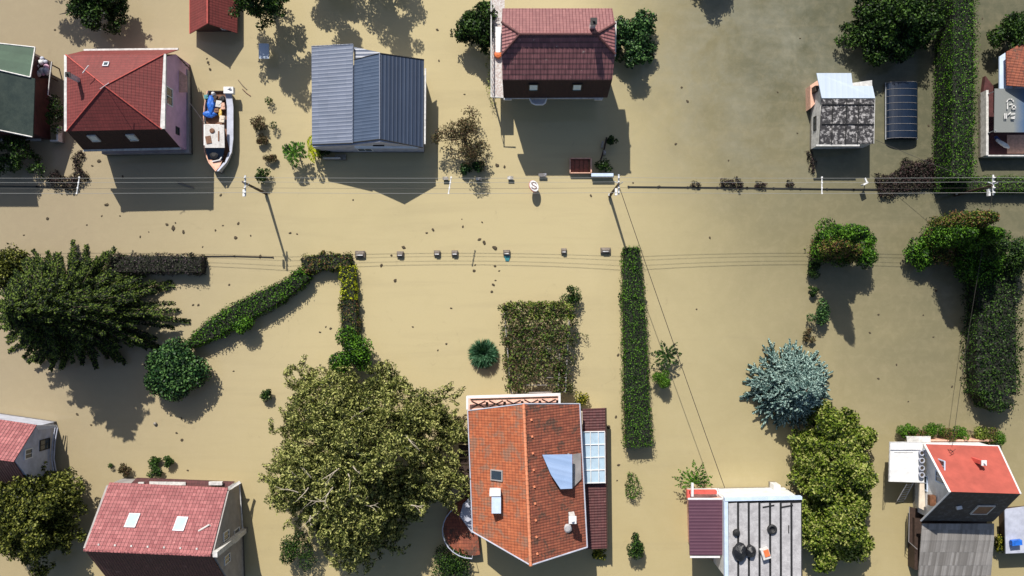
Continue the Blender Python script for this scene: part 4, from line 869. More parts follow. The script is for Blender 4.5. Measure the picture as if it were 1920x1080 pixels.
mb = MB(); a, b = I(1868, 262, 1.2), I(1892, 277, 1.0); mb.tube([a, a.lerp(b, .4), a.lerp(b, .75), b], [.12, .2, .22, .1], 8); mb.smooth = True
single('folded_parasol', mb, M['white'], 'folded white parasol lying on the dark deck at the right edge', 'parasol', a)
mb = MB(); mb.tube([I(1866, 256, 1.1), I(1876, 268, 1.0)], [.14, .2], 7); single('blue_cloth', mb, plain('navy_cloth', (.02, .04, .16), .8), 'navy cloth beside the folded parasol on the deck', 'cloth', I(1870, 262, .9))

# --- pink-tiled house, bottom left
F = thing('pink_tiled_house', 'grey house with a pink-red tile roof and two bright skylights, bottom left', 'house', G(345, 980))
ze, zr = 3.2, 7.7
NW_, NE_ = I(205, 905, ze), I(427, 915, ze); RW, RE = I(158, 1031, zr), I(395, 1041, zr)
SW_, SE_ = RW+(RW-NW_), RE+(RE-NE_); SW_.z = SE_.z = ze
q = [NW_, NE_, RE, RW]
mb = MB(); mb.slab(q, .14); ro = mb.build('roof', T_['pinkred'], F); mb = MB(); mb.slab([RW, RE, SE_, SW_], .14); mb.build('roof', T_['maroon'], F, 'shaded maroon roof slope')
skylight(F, [RW, RE, NE_, NW_], .30, .44, .95, 1.35, 'metal', 'skyglass'); skylight(F, [RW, RE, NE_, NW_], .695, .42, .95, 1.35, 'metal', 'skyglass')
mb = MB(); ridgecap(mb, RW+Vector((0, 0, .05)), RE+Vector((0, 0, .05)), .13)
mb.build('ridge_tiles', T_['pinkred'], ro); mb = MB()
for k in range(7): mb.box(slope_pt([RW, RE, NE_, NW_], .1+k*.13, .085)+Vector((0, 0, .06)), (.14, .14, .1), .1)
mb.split('ridge_hook', M['offwhite'], ro)
mb = MB(); mb.tube([I(372, 996, 6.2), I(392, 984, 5.9), I(398, 988, 5.7)], .08, 6); mb.build('roof_pipe', M['offwhite'], ro)
du = (NE_-NW_).normalized(); dv = Vector((-du.y, du.x, 0))       # dv points north
gx_ = G(970-517, 0).x
gN = Vector((gx_, NE_.y-.25, 0)); gS = Vector((gx_+.35, SE_.y+.3, 0)); wN = gN-du*11.0; wS_ = gS-du*11.0; gP = (gN+gS)/2
mb = MB(); zz = lambda p, z: Vector((p.x, p.y, z))
mb.sheet([zz(gN, -1.6), zz(gS, -1.6), zz(gS, 3.2), zz(gP, 7.45), zz(gN, 3.3)], -du*11.0); mb.build('wall', M['greywall'], F)
right = (gN-gS).normalized()
window(F, gN.lerp(gS, .42)+du*.0+Vector((0, 0, 4.4)), right, Z, .8, 1.3); window(F, gN.lerp(gS, .66)+Vector((0, 0, 4.4)), right, Z, .8, 1.3); window(F, gN.lerp(gS, .5)+Vector((0, 0, 1.8)), right, Z, 1.2, 1.3)
mb = MB(); mb.sheet([gP+right*.22+Vector((0, 0, -1)), gP-right*.22+Vector((0, 0, -1)), gP-right*.22+Vector((0, 0, 7.6)), gP+right*.22+Vector((0, 0, 7.6))], du*.4); mb.build('flue', M['offwhite'], F)
mb = MB(); mb.slab([I(427, 913, 3.2), I(448, 902, 2.2), I(452, 906, 2.2), I(430, 919, 3.15)], .1); mb.tube([I(449, 903, 2.2), I(455, 990, 1.0)], .06, 6); mb.split('gutter', M['offwhite'], F)
mb = MB(); mb.slab([I(244, 908, 2.4), I(256, 896, 2.2), I(440, 903, 2.2), I(428, 913, 2.4)], .12); pc = mb.build('porch_roof', T_['maroon'], F)
mb = MB(); mb.slab([I(280, 903, 2.5), I(348, 904, 2.5), I(348, 910, 2.5), I(280, 909, 2.5)], .08); mb.box(I(405, 906, 2.6), (1.2, .3, .3)); mb.box(I(265, 906, 2.6), (.5, .2, .2)); mb.build('porch_boards', M['offwhite'], pc)

# --- small red-roofed house at the left edge
Q_ = thing('white_gabled_house', 'small pale blue-walled house with a red roof, cut by the left edge', 'house', G(60, 830))
ze, zr = 3.4, 6.2
a, b, c, d = I(-60, 778, ze), I(68, 797, ze), I(25, 866, zr), I(-90, 850, zr)
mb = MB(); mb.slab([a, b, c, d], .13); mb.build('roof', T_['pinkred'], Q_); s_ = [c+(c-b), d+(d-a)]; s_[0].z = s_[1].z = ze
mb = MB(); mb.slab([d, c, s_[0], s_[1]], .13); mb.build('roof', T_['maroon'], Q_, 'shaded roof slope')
ud = (b-a); ud.z = 0; ud.normalize(); n1 = G(108, 803); n2 = G(103, 886); n1.x -= .1
p1, p2 = Vector((n1.x, b.y-.15, 0)), Vector((n2.x, s_[0].y+.2, 0)); pm = (p1+p2)/2; pm.x -= .05
mb = MB(); mb.sheet([zz(p1, -1.6), zz(p2, -1.6), zz(p2, 3.3), zz(pm, 6.0), zz(p1, 3.35)], -ud*7); mb.build('wall', M['bluewall'], Q_)
right = (p1-p2).normalized(); window(Q_, p1.lerp(p2, .36)+Vector((0, 0, 1.8)), right, Z, 1.0, 1.5, 'black', 'glass'); window(Q_, p1.lerp(p2, .44)+Vector((0, 0, 4.2)), right, Z, .9, 1.1)
mb = MB(); mb.slab([I(67, 797, 3.3), I(106, 797, 1.2), I(108, 801, 1.1), I(64, 807, 3.2)], .08); mb.build('porch_roof', M['white'], Q_)
mb = MB()
for o_ in (0, .22): mb.tube([I(108, 802, .9)-Vector((o_, 0, 0)), I(103, 830, .9)-Vector((o_, 0, 0)), I(101, 860, .9)-Vector((o_, 0, 0)), I(105, 883, .9)-Vector((o_, 0, 0))], .06, 6)
mb.tube([I(105, 883, .9), I(105, 883, -1)], .06, 6); mb.build('railing', M['bluewall'], Q_)

# --- orange-roofed house
O = thing('orange_tiled_house', 'large house with an orange tile roof, dormer and chimney, right of the willow', 'house', G(990, 900))
ze, zr = 4.2, 7.0
wN_, rN_, eN_ = I(877, 770, ze), I(982, 757, zr-.1), I(1087, 757, ze); wS2, rS2, eS2 = I(886, 997, ze), I(995, 1060, zr), I(1101, 1026, ze)
WQ = [wS2, rS2, rN_, wN_]; EQ = [rS2, eS2, eN_, rN_]
mb = MB(); mb.slab(WQ, .14); rw = mb.build('roof', T_['orange'], O, 'bright orange west slope')
mb = MB(); mb.slab(EQ, .14); re_ = mb.build('roof', T_['orange_old'], O, 'browned orange east slope')
mb = MB(); ridgecap(mb, rN_+Vector((0, 0, .05)), rS2+Vector((0, 0, .05)), .15); mb.build('ridge_tiles', T_['ridgeorange'], O)
mb = MB()
for k in range(9): mb.box(slope_pt([rS2, eS2, eN_, rN_], .12, .06+.105*k)+Vector((0, 0, .06)), (.17, .17, .13), .3)
mb.split('snow_hook', T_['ridgeorange'], re_)
mb = MB(); mb.tube([eN_, eS2], .075, 6); mb.tube([wS2, rS2, eS2], .07, 6); mb.tube([wN_, wS2], .06, 6); mb.tube([wN_, rN_, eN_], .05, 6); mb.split('gutter', M['bluewall'], O)
f_ = [Vector((wN_.x+.5, wN_.y-.5, 0)), Vector((eN_.x-.5, wN_.y-.5, 0)), Vector((eS2.x-.5, eS2.y+.5, 0)), Vector((wS2.x+.5, wS2.y-.3, 0))]
mb = MB(); mb.prism(f_, -1.6, 4.0); mb.sheet([zz(f_[0], 3.98), zz(f_[1], 3.98), zz((f_[0]+f_[1])/2, 6.6)], (0, -.3, 0)); mb.build('wall', M['cream'], O)
skylight(O, [wS2, rS2, rN_, wN_], .47, .475, 1.05, .85, 'greywall', 'glass') if False else None
def on_slope(q4, px, py):                      # the point of a roof slope that is seen at (px,py)
    a, b, c = [Vector(p) for p in q4[:3]]; n = (b-a).cross(c-a); z = 5.0
    for _ in range(12):
        p = I(px, py, z); z = a.z-(n.x*(p.x-a.x)+n.y*(p.y-a.y))/n.z
    return I(px, py, z), n.normalized() if n.z > 0 else -n.normalized()
p, n = on_slope(WQ, 932, 891); r_ = Vector((0, 1, 0)).cross(n).normalized(); u_ = n.cross(r_).normalized(); window(O, p, r_, u_, 1.2, .95, 'greywall', 'glass', .1, False, 'skylight')
p, n = on_slope(WQ, 931, 938)
mb = MB(); mb.box(p+Vector((0, -.1, .45)), (.8, 1.6, 1.0)); o_ = mb.build('roof_box', M['paleblue'], rw); mb = MB(); mb.box(p+Vector((-.1, .85, .55)), (.95, .5, 1.0)); mb.build('box_front', M['white'], o_)
# dormer on the east slope
za = 5.9
dm = MB(); P1, P2, P3, P4 = I(1017, 853, 6.35), I(1073, 852, 6.0), I(1073, 916, 5.8), I(1054, 916, 5.9)
dm.slab([I(1017, 853, 6.6), P2, P3, I(1051, 917, 6.0), I(1033, 890, 6.35)], .1); d_ = dm.build('dormer_roof', ribbed('sky_blue_metal', (.34, .46, .68, 1), (.30, .42, .64, 1), .85, 'v', .35, .02, stain=.1), O)
dm = MB(); dm.sheet([P2+Vector((-.2, -.1, -.1)), P3+Vector((-.2, .1, -.1)), zz(P3+Vector((-.2, .1, 0)), 4.6), zz(P2+Vector((-.2, -.1, 0)), 4.6)], (-.15, 0, 0)); dm.build('dormer_front', M['greywall'], d_)
mb = MB(); mb.slab([I(1074, 852, 4.95), I(1089, 850, 4.5), I(1090, 898, 4.5), I(1074, 915, 4.95)], .08); mb.build('dormer_deck', M['greywall'], O)
p, n = on_slope(EQ, 1071, 965); chimney(O, p+Vector((0, 0, -.3)), .5, 2.0, 'offwhite', 'white')
p2_, n = on_slope(EQ, 1064, 990); mb = MB(); mb.lathe(p2_, [(.35, -.1), (.4, .1), (.25, .2)], 10); mb.build('roof_patch', M['concrete'], O)
# annex
an = MB(); an.slab([I(1092, 767, 2.4), I(1135, 765, 2.2), I(1138, 1028, 2.2), I(1098, 1030, 2.4)], .14); ax = an.build('annex_roof', T_['maroon'], O)
an = MB(); an.slab([G(1090, 768), G(1131, 768), G(1134, 1014), G(1092, 1014)], 1.6); 
an = MB(); an.prism([G(1088, 769), G(1130, 768), G(1133, 1013), G(1094, 1014)], -1.6, 2.05); an.build('annex_wall', M['cream'], O)
gp = MB(); gp.slab([I(1092, 811, 2.75), I(1133, 809, 2.65), I(1134, 904, 2.65), I(1096, 908, 2.75)], .08); gl = gp.build('glass_roof', M['skyglass'], O)
gb = MB()
for k in range(5): y = 810+k*24; gb.tube([I(1092+k, y, 2.8), I(1134, y-1, 2.7)], .05, 5)
for x in (1107, 1122, 1134): gb.tube([I(x, 810, 2.78), I(x+1, 906, 2.78)], .04, 5)
gb.build('glazing_bars', M['white'], gl)
mb = MB(); mb.tube([I(1136, 765, 2.3), I(1139, 1029, 2.3)], .07, 6); mb.build('annex_gutter', M['darkwood'], O)
# north balcony
bf = MB(); bf.slab([I(877, 742, 2.6), I(1049, 737, 2.6), I(1050, 775, 2.6), I(877, 775, 2.6)], .2); bo = bf.build('balcony', M['pinkfloor'], O)
br = MB(); br.slab([I(875, 742, 3.6), I(1050, 737, 3.6), I(1050, 742, 3.6), I(875, 747, 3.6)], .1); br.slab([I(1047, 737, 3.59), I(1051, 737, 3.59), I(1051, 757, 3.59), I(1047, 757, 3.59)], .1); br.slab([I(874, 743, 3.59), I(878, 743, 3.59), I(878, 768, 3.59), I(874, 768, 3.59)], .1); br.build('balcony_rail', M['white'], bo)
bx_ = MB()
for k in range(5):
    xa = 884+k*33; ya = 752-k*.9; bx_.tube([I(xa, ya, 2.65), I(xa+26, ya+13, 2.65)], .05, 4); bx_.tube([I(xa+26, ya, 2.65), I(xa, ya+13, 2.65)], .05, 4); bx_.box(I(xa+29, ya+8, 2.7), (.22, .6, .12))
bx_.tube([I(882, 749, 2.66), I(1046, 744, 2.66)], .06, 4); bx_.build('lattice', M['darkwood'], bo)
# terrace and steps on the west side
tc = I(886, 990, 1.0); pts = [I(886, 915, 1.0)]+[tc+Vector((math.cos(a_)*2.7, math.sin(a_)*2.55, 0)) for a_ in [math.pi*(.62+.88*i/12) for i in range(13)]]+[I(900, 1040, 1.0)]
tm = MB(); tm.slab(pts, 2.4); to = tm.build('terrace', T_['orange_old'], O, 'curved terracotta terrace'); 
tm = MB(); tm.tube([p+Vector((0, 0, .9)) for p in pts[2:-1]], .05, 6)
for p in pts[2:-1]: tm.tube([p+Vector((0, 0, .9)), p], .025, 4)
tm.build('terrace_rail', M['bluewall'], to)
tm = MB(); tm.slab([I(868, 945, 1.5), I(884, 930, 1.5), I(885, 1000, 1.5), I(862, 968, 1.5)], .1); tm.build('terrace_cover', M['bluewall'], O)
tm = MB()
for k in range(9): tm.box(G(872, 820+k*13, 1.9-k*.12), (.95, .5, .12))
tm.build('steps', M['darkwood'], O)

# --- white flat-roofed house
K_ = thing('flat_roofed_house', 'white house with a grey striped flat roof and a maroon metal roof, bottom edge', 'house', G(1400, 980))
zt = 5.0
f_ = [I(1360, 939, zt), I(1503, 936, zt), I(1505, 1085, zt), I(1362, 1085, zt)]; f_ = [Vector((p.x, p.y, 0)) for p in f_]
wallbody(K_, f_, zt-.05, M['white'])
mb = MB()
mb.slab([I(1361, 940, zt), I(1503, 937, zt), I(1505, 1085, zt), I(1362, 1085, zt)], .12); fl = mb.build('flat_roof', M['black'], K_)
for k in range(7):
    x0_ = 1366+k*20; mb = MB(); mb.slab([I(x0_, 944, zt+.07), I(x0_+15.8, 943, zt+.07), I(x0_+15.8+.4, 1084, zt+.07), I(x0_+.4, 1084, zt+.07)], .05); mb.build('roof_panel', M['concrete'], fl)
mb = MB()
for x in (1430, 1465): mb.slab([I(x, 950, zt+.1), I(x+22, 946, zt+.1), I(x+22, 949, zt+.1), I(x, 953, zt+.1)], .02)
mb.slab([I(1478, 985, zt+.1), I(1480, 985, zt+.1), I(1480, 1000, zt+.1), I(1478, 1000, zt+.1)], .02); mb.build('roof_seam', M['black'], fl)
mb = MB(); mb.slab([I(1359, 934, zt+.2), I(1504, 931, zt+.2), I(1504, 937, zt+.2), I(1359, 940, zt+.2)], .5); mb.slab([I(1358, 940, zt+.15), I(1365, 940, zt+.15), I(1366, 1085, zt+.15), I(1359, 1085, zt+.15)], .4); mb.build('parapet', M['paleblue'], K_)
lx = [I(1291, 937, 4.0), I(1357, 937, 4.0), I(1358, 1041, 3.7), I(1293, 1041, 3.7)]
mb = MB(); mb.slab(lx, .12); mb.build('lean_to_roof', T_['maroonmetal'], K_)
fa = [Vector((p.x, p.y, 0)) for p in lx]; fa[0].x += .6; fa[3].x += .6; fa[0].y -= .3; mb = MB(); mb.prism([fa[0]+Vector((.05, -.1, 0)), fa[1]+Vector((-.03, -.1, 0)), fa[2]+Vector((-.03, .1, 0)), fa[3]+Vector((.05, .1, 0))], -1.6, 3.55); mb.build('lean_to_wall', M['salmon'], K_)
mb = MB(); mb.slab([I(1294, 1042, 3.6), I(1350, 1042, 3.6), I(1350, 1046, 3.6), I(1294, 1046, 3.6)], .1); mb.slab([I(1290, 934, 4.02), I(1358, 934, 4.02), I(1358, 937, 4.02), I(1290, 937, 4.02)], .12); mb.split('gutter', M['white'], K_)
mb = MB(); mb.slab([I(1289, 917, 2.2), I(1348, 916, 2.2), I(1356, 936, 2.2), I(1289, 936, 2.2)], .15); bo = mb.build('balcony', M['white'], K_)
mb = MB(); mb.box(I(1317, 922, 2.6), (2.5, .3, .6)); mb.box(I(1290, 926, 2.6), (.25, .7, .6)); mb.build('planter', M['redpaint'], bo)
mb = MB(); mb.box(I(1298, 918, 3.2), (.2, 1.2, .25)); mb.build('post_cap', M['white'], bo)
mb = MB(); mb.box(I(1452, 911, .8), (.6, .5, 1.6)); mb.build('entrance_pillar', M['white'], K_)
def tyre(x, y, z, r_, label, squash=1):
    mb = MB(); pr = [(r_*.45, .02), (r_*.5, .18), (r_*.75, .24), (r_, .16), (r_, .03)]; mb.lathe(I(x, y, z), pr, 18); mb.smooth = True; single('tyre', mb, M['black'], label, 'tyre', I(x, y, z))
tyre(1447, 992, zt+.1, .43, 'black tyre lying in the middle of the grey striped flat roof')
mb = MB(); mb.lathe(I(1380, 998, zt+.1), [(.3, 0), (.34, .1), (.28, .25), (.1, .3)], 9); single('rubber_heap', mb, M['black'], 'small dark heap near the left side of the grey striped flat roof', 'heap', I(1380, 998, zt+.1))
for k, (x, y, lb) in enumerate([(1386, 1034, 'larger black rubbish bag on the grey striped flat roof'), (1406, 1032, 'narrower black rubbish bag right of the larger one on the flat roof')]):
    mb = MB(); rg = random.Random(k+3); n_ = 12; b_ = I(x, y, zt+.1); rr_ = .62-.16*k
    mb.lathe(b_, [(rr_*.9, 0), (rr_, .2), (rr_*.85, .45), (rr_*.4, .62), (.06, .75)], n_)
    mb.v = [Vector((b_.x+(p.x-b_.x)*(.85+.3*rg.random()), b_.y+(p.y-b_.y)*(1.1+.35*rg.random()), p.z)) for p in mb.v]; single('rubbish_bag', mb, plain('bin_liner%d' % k, (.012, .012, .014), .3, .2, 6, bump=.8), lb, 'bag', b_)
mb = MB(); b_ = I(1433, 1036, zt+.1); mb.box(b_+Vector((0, 0, .25)), (.7, .9, .5), .3); so2 = thing('orange_box', 'orange and white box at the bottom of the grey striped flat roof', 'box', b_); mb.build('box_body', M['offwhite'], so2); mb = MB(); mb.box(b_+Vector((.05, .1, .54)), (.45, .6, .06), .3); mb.build('box_lid', M['orange'], so2)

# --- chalet bottom right
Hh = thing('red_roofed_chalet', 'white chalet with a bright red north slope and black south slope, bottom right', 'house', G(1790, 890))
ze, zr = 3.1, 7.6
nW, nE, rW, rE, sW, sE = I(1733, 832, ze), I(1872, 836, ze), I(1781, 922, zr), I(1914, 926, zr), I(1727, 976, ze), I(1862, 978, ze)
redr = plain('red_sheet_roof', (.34, .07, .05), .8, .22, .8, bump=.2)
NQ = [rW, rE, nE, nW]; SQ = [sW, sE, rE, rW]
mb = MB(); mb.slab(NQ, .13); rn = mb.build('roof', redr, Hh, 'smooth bright red slope'); mb = MB(); mb.slab(SQ, .13); mb.build('roof', T_['darkslope'], Hh, 'mottled black slope')
mb = MB(); mb.tube([nW+Vector((-.03, 0, .05)), rW+Vector((-.03, 0, .05)), sW+Vector((-.03, 0, .05))], .09, 5); mb.tube([nE, rE], .07, 5); mb.tube([nW, nE], .06, 5); mb.split('verge_trim', M['white'], Hh)
p, n = on_slope([nW, nE, rE], 1827, 862); chimney(rn, p+Vector((0, 0, -.3)), .35, 1.7, 'redpaint', 'white')
p, n = on_slope([nW, nE, rE], 1777, 843); mb = MB(); mb.tube([p, p+Vector((0, 0, .9))], .03, 5); mb.box(p+Vector((0, 0, .85)), (.6, .03, .03), .7); mb.box(p+Vector((0, 0, .65)), (.03, .5, .03), .7); mb.build('aerial', M['darkwood'], rn)
p, n = on_slope([sW, sE, rE], 1842, 955); r_ = Vector((0, 1, 0)).cross(n).normalized(); u_ = n.cross(r_).normalized(); window(Hh, p, r_, u_, 1.5, 1.7, 'offwhite', 'brownwood', .08, False, 'roof_hatch')
p, n = on_slope([sW, sE, rE], 1797, 951); mb = MB(); mb.box(p+Vector((0, 0, .1)), (.45, .3, .2), .2); mb.build('roof_vent', M['white'], Hh)
xw = nW.x+.5; xe = nE.x-.6; ym = (nW.y+sW.y)/2
mb = MB(); mb.sheet([(xw, nW.y-.2, -1.6), (xw, sW.y+.2, -1.6), (xw, sW.y+.2, 3.0), (xw, ym, 7.3), (xw, nW.y-.2, 3.0)], (xe-xw, 0, 0)); mb.build('wall', M['white'], Hh)
for y_, z_, w_, h_ in ((872, 4.9, 1.0, 1.5), (895, 4.9, 1.0, 1.5), (850, 2.2, .7, .5), (905, 2.2, 1.4, 1.0)): window(Hh, (xw, G(0, NY+(y_-NY)*(1-z_/75)).y, z_), (0, -1, 0), Z, w_, h_, 'paleblue', 'glass')
mb = MB(); mb.box((xw-.35, G(0, NY+(940-NY)*.94).y, 4.1), (.5, .9, .5)); mb.build('hanging_basket', M['brownwood'], Hh)
mb = MB(); mb.slab([I(1669, 829, 2.5), I(1730, 829, 2.5), I(1733, 905, 2.5), I(1667, 903, 2.5)], .2); bo = mb.build('balcony', M['white'], Hh, 'sunlit white balcony floor')
mb = MB()
for x, y in ((1700, 840), (1698, 890)): mb.tube([I(x, y, 2.3), I(x, y, 2.3)-Vector((0, 0, 3.5))], .09, 6)
mb.tube([I(1669, 829, 3.4), I(1730, 829, 3.4)], .04, 5); mb.tube([I(1669, 829, 3.4), I(1667, 903, 3.4)], .04, 5); mb.tube([I(1676, 848, 2.53), I(1712, 848, 2.53)], .03, 4)
for k in range(8): mb.tube([I(1669, 829+k*10.5, 3.4), I(1669, 829+k*10.5, 2.5)], .02, 4)
mb.build('balcony_rail', M['offwhite'], bo)
for k, y in enumerate((848, 862, 876, 889)):
    b_ = I(1725, y, 2.52); mb = MB(); mb.lathe(b_, [(.16, 0), (.24, .35), (.25, .4), (.18, .4), (.17, .3)], 12); o_ = single('flower_pot', mb, M['bluewall'], 'small grey flower pot, %s in the row on the chalet balcony' % ('first from the top', 'second from the top', 'third from the top', 'bottom one')[k], 'pot', b_, 'flower pots on the chalet balcony')
    mb = MB(); mb.lathe(b_+Vector((0, 0, .3)), [(.15, 0), (.15, .04)], 10); mb.build('pot_soil', M['soil'], o_)
mb = MB(); mb.slab([I(1725, 903, 2.4), I(1733, 903, 2.4), I(1735, 958, 2.4), I(1723, 952, 2.4)], .15); mb.build('side_ledge', M['cream'], Hh)
for k, (a_, b_) in enumerate([((1705, 905), (1685, 945)), ((1712, 905), (1692, 943))]): pass
ld = thing('ladder', 'white ladder leaning beside the chalet balcony', 'ladder', I(1695, 925, 0)); mb = MB()
la, lb_, lc, ld_ = I(1700, 908, 2.2), I(1680, 943, .1), I(1712, 906, 2.2), I(1694, 941, .1); mb.tube([la, lb_], .05, 5); mb.tube([lc, ld_], .05, 5); mb.build('rails', M['offwhite'], ld)
for k in range(8): mb = MB(); f = (k+.5)/8; mb.tube([la.lerp(lb_, f), lc.lerp(ld_, f)], .03, 4); mb.build('rung', M['metal'], ld)
# porch with silvered shingles and the railed walk
mb = MB(); u1, u2 = I(1729, 982, 2.9), I(1864, 982, 2.9); u3, u4 = I(1864, 1014, 2.6), I(1727, 1014, 2.6); mb.slab([u1, u2, u3, u4], .1); mb.slab([u4+Vector((0, 0, -.02)), u3+Vector((0, 0, -.02)), I(1858, 1080, 1.5), I(1722, 1080, 1.5)], .1); mb.build('porch_roof', T_['greyshingle'], Hh, 'silvered shingle porch roof')
mb = MB(); mb.prism([G(1702, 965), G(1835, 965), G(1835, 1060), G(1702, 1060)], -1.6, 1.3); mb.build('porch_wall', M['darkwood'], Hh)
mb = MB(); mb.slab([I(1706, 950, .9), I(1726, 955, .9), I(1722, 1030, .9), I(1704, 1015, .9)], .1); wk = mb.build('walkway', M['darkwood'], Hh)
mb = MB()
for z_ in (1.2, 1.55, 1.9): mb.tube([I(1705, 950, z_), I(1704, 1016, z_), I(1720, 1030, z_)], .03, 4)
mb.build('walkway_rail', M['greywall'], wk)
mb = MB(); mb.slab([I(1700, 818, 1.6), I(1745, 818, 1.6), I(1745, 830, 1.6), I(1701, 830, 1.6)], .06); 
for x in (1702, 1743): mb.tube([I(x, 819, 1.55), I(x, 819, 1.55)+Vector((0, 0, -3))], .04, 5)
single('small_canopy', mb, M['offwhite'], 'small pale canopy between the conifer row and the chalet roof', 'canopy', I(1722, 824, 0))
mb = MB(); mb.box(G(1785, 822, .45), (8.2, .16, 1.5)); single('garden_wall', mb, M['salmon'], 'low pinkish wall behind the row of small conifers', 'wall', G(1785, 822))
mb = MB(); mb.slab([I(1884, 955, 2.3), I(1960, 945, 2.3), I(1960, 1035, 2.0), I(1886, 1038, 2.0)], .12); kk = thing('grey_outbuilding', 'low outbuilding with a slate-grey roof at the bottom right edge', 'outbuilding', G(1905, 990)); mb.build('roof', M['bluewall'], kk)
mb = MB(); mb.prism([G(1872, 952), G(1960, 945), G(1960, 1020), G(1874, 1020)], -1.6, 1.95); mb.build('wall', M['darkwood'], kk)
mb = MB(); mb.box(I(1905, 1017, 2.45), (.9, .45, .4), .1); single('blue_crate', mb, M['bluetarp'], 'blue crate on the low outbuilding at the right edge', 'crate', I(1905, 1017, 2.2))

# ---------------- vine pergola ----------------
PG = thing('vine_pergola', 'steel pergola overgrown with dark vines above the orange house', 'pergola', G(1010, 650))
zp = 2.3; c4 = [(946, 585), (1068, 583), (1060, 735), (958, 737)]
mb = MB()
for x, y in c4+[(952, 660), (1064, 660)]: p = I(x, y, zp); mb.tube([p, Vector((p.x, p.y, -1.6))], .05, 6)
po = mb.build('posts', M['metal'], PG); mb = MB()
for (a_, b_) in ((0, 1), (1, 2), (2, 3), (3, 0)): mb.tube([I(*c4[a_], zp), I(*c4[b_], zp)], .05, 6)
for y in (610, 636, 654, 672, 690, 708, 722): f = (y-585)/152; mb.tube([I(946+f*12, y, zp), I(1068-f*8, y, zp)], .025, 5)
mb.tube([I(1052, 590, zp+.02), I(1047, 735, zp+.02)], .04, 5); mb.build('rafters', M['greywall'], PG)
g = np.random.default_rng(77); lf = Leaves(78); lg = Leaves(79)
for k in range(430):
    u, v = g.random(), g.random()**1.15; x = 945+u*125+(v*(10-22*u)); y = 572+v*165
    if v > .72 and .33 < u < .78 and g.random() < .75: continue
    if g.random() < .12+.3*v*(abs(u-.5) < .35): continue
    p = I(x, y, zp+.12); (lf).puff((p.x, p.y, zp+.08+g.random()*.25), .34+.2*g.random(), 40, .2, .12, squash=.6)
for k in range(40):
    v = g.random(); sd_ = g.random() < .5; x = (942 if sd_ else 1074)+g.normal()*4+(v*10 if sd_ else -v*8); p = I(x, 575+v*160, 1.6); lf.puff((p.x, p.y, .6+1.4*g.random()), .42, 46, .17, .1)
for k in range(95):
    u = g.random(); p = I(943+u*130, 570+g.random()**1.5*30-8*math.sin(u*3.1)*0, zp); lg.puff((p.x, p.y, zp-.2+.4*g.random()), .36, 48, .18, .11)
for k in range(10): p = I(953+g.normal()*2, 640+g.random()*36, 1.9); lg.puff((p.x, p.y, 1.9), .28, 40, .16, .1)
for k in range(22): p = I(1040+g.random()*28, 695+g.random()*45, 1.9); lf.puff((p.x, p.y, 1.9), .42, 60, .18, .11)
lf.build('vines', L_['vine'], PG); lg.build('young_vines', L_['walnut'], PG, 'yellow-green young vine growth along the edge')

# ---------------- boat ----------------
BT = thing('moored_boat', 'white wooden boat moored beside the mauve house, cluttered stern and white cabin', 'boat', G(422, 250))
cl = [(409, 170), (408, 200), (407, 230), (407, 260), (407, 285), (406, 305), (405, 321)]; hw = [22, 27, 28, 28, 25, 16, 2]
zd = [.95, .9, .9, .92, 1.0, 1.15, 1.35]
sect = []
for (x, y), h_, z_ in zip(cl, hw, zd):
    c_ = I(x+2, y, z_); ww = h_*.05*.98; sect.append([(c_.x-ww, c_.y, z_), (c_.x-ww*.92, c_.y, z_*.45), (c_.x-ww*.6, c_.y, -.2), (c_.x+ww*.6, c_.y, -.2), (c_.x+ww*.92, c_.y, z_*.45), (c_.x+ww, c_.y, z_)])
mb = MB()
for a_, b_ in zip(sect, sect[1:]):
    for i in range(5): mb.face([a_[i], a_[i+1], b_[i+1], b_[i]])
mb.face(sect[0][::-1]); hull = mb.build('hull', M['offwhite'], BT)
md = MB()
for a_, b_ in zip(sect, sect[1:]):
    f = lambda s, i, q: Vector((s[5 if i else 0][0]*(q)+(s[0 if i else 5][0])*(1-q), s[0][1], s[0][2]-.28))
    md.face([f(a_, 0, .96), f(b_, 0, .96), f(b_, 1, .96), f(a_, 1, .96)])
md.build('deck', M['brownwood'], BT)
mg = MB(); mg.tube([Vector(s[0]) for s in sect], .07, 6); mg.build('gunwale', M['salmon'], BT)
mg = MB()
for a_, b_ in zip(sect, sect[1:]):
    w1, w2 = .55 if sect.index(a_) < 4 else .25, .55 if sect.index(b_) < 4 else .12
    mg.slab([Vector(a_[5])+Vector((.04, 0, .03)), Vector(b_[5])+Vector((.04, 0, .03)), Vector(b_[5])+Vector((-w2, 0, .03)), Vector(a_[5])+Vector((-w1, 0, .03))], .06)
mg.build('side_deck', M['bluewall'], BT)
mb = MB(); mb.slab([I(384, 234, 1.75), I(420, 234, 1.75), I(421, 277, 1.75), I(384, 277, 1.75)], .1); cab = mb.build('cabin_roof', two('grimy_white', (.62, .6, .58), (.38, .35, .32), 2.2, .5, .7), BT)
mb = MB(); mb.prism([I(387, 236, 1.0), I(417, 236, 1.0), I(418, 275, 1.0), I(387, 275, 1.0)], .5, 1.64); mb.build('cabin_wall', M['white'], BT)
mb = MB(); mb.slab([I(385, 278, 1.72), I(421, 278, 1.72), I(417, 299, 1.15), I(390, 299, 1.15)], .05); mb.build('windscreen', M['darkblue'], BT)
mb = MB(); mb.box(I(410, 255, 1.78), (.12, .9, .05)); mb.box(I(391, 262, 1.79), (.5, .7, .04), .2); mb.lathe(I(398, 245, 1.76), [(.22, 0), (.24, .06), (.14, .1)], 10); mb.build('roof_fittings', M['brownwood'], cab)
mb = MB(); mb.slab([I(391, 300, 1.1), I(417, 300, 1.1), I(412, 313, 1.22), I(405, 320, 1.34), I(398, 313, 1.22)], .05); mb.build('bow_deck', M['salmon'], BT)
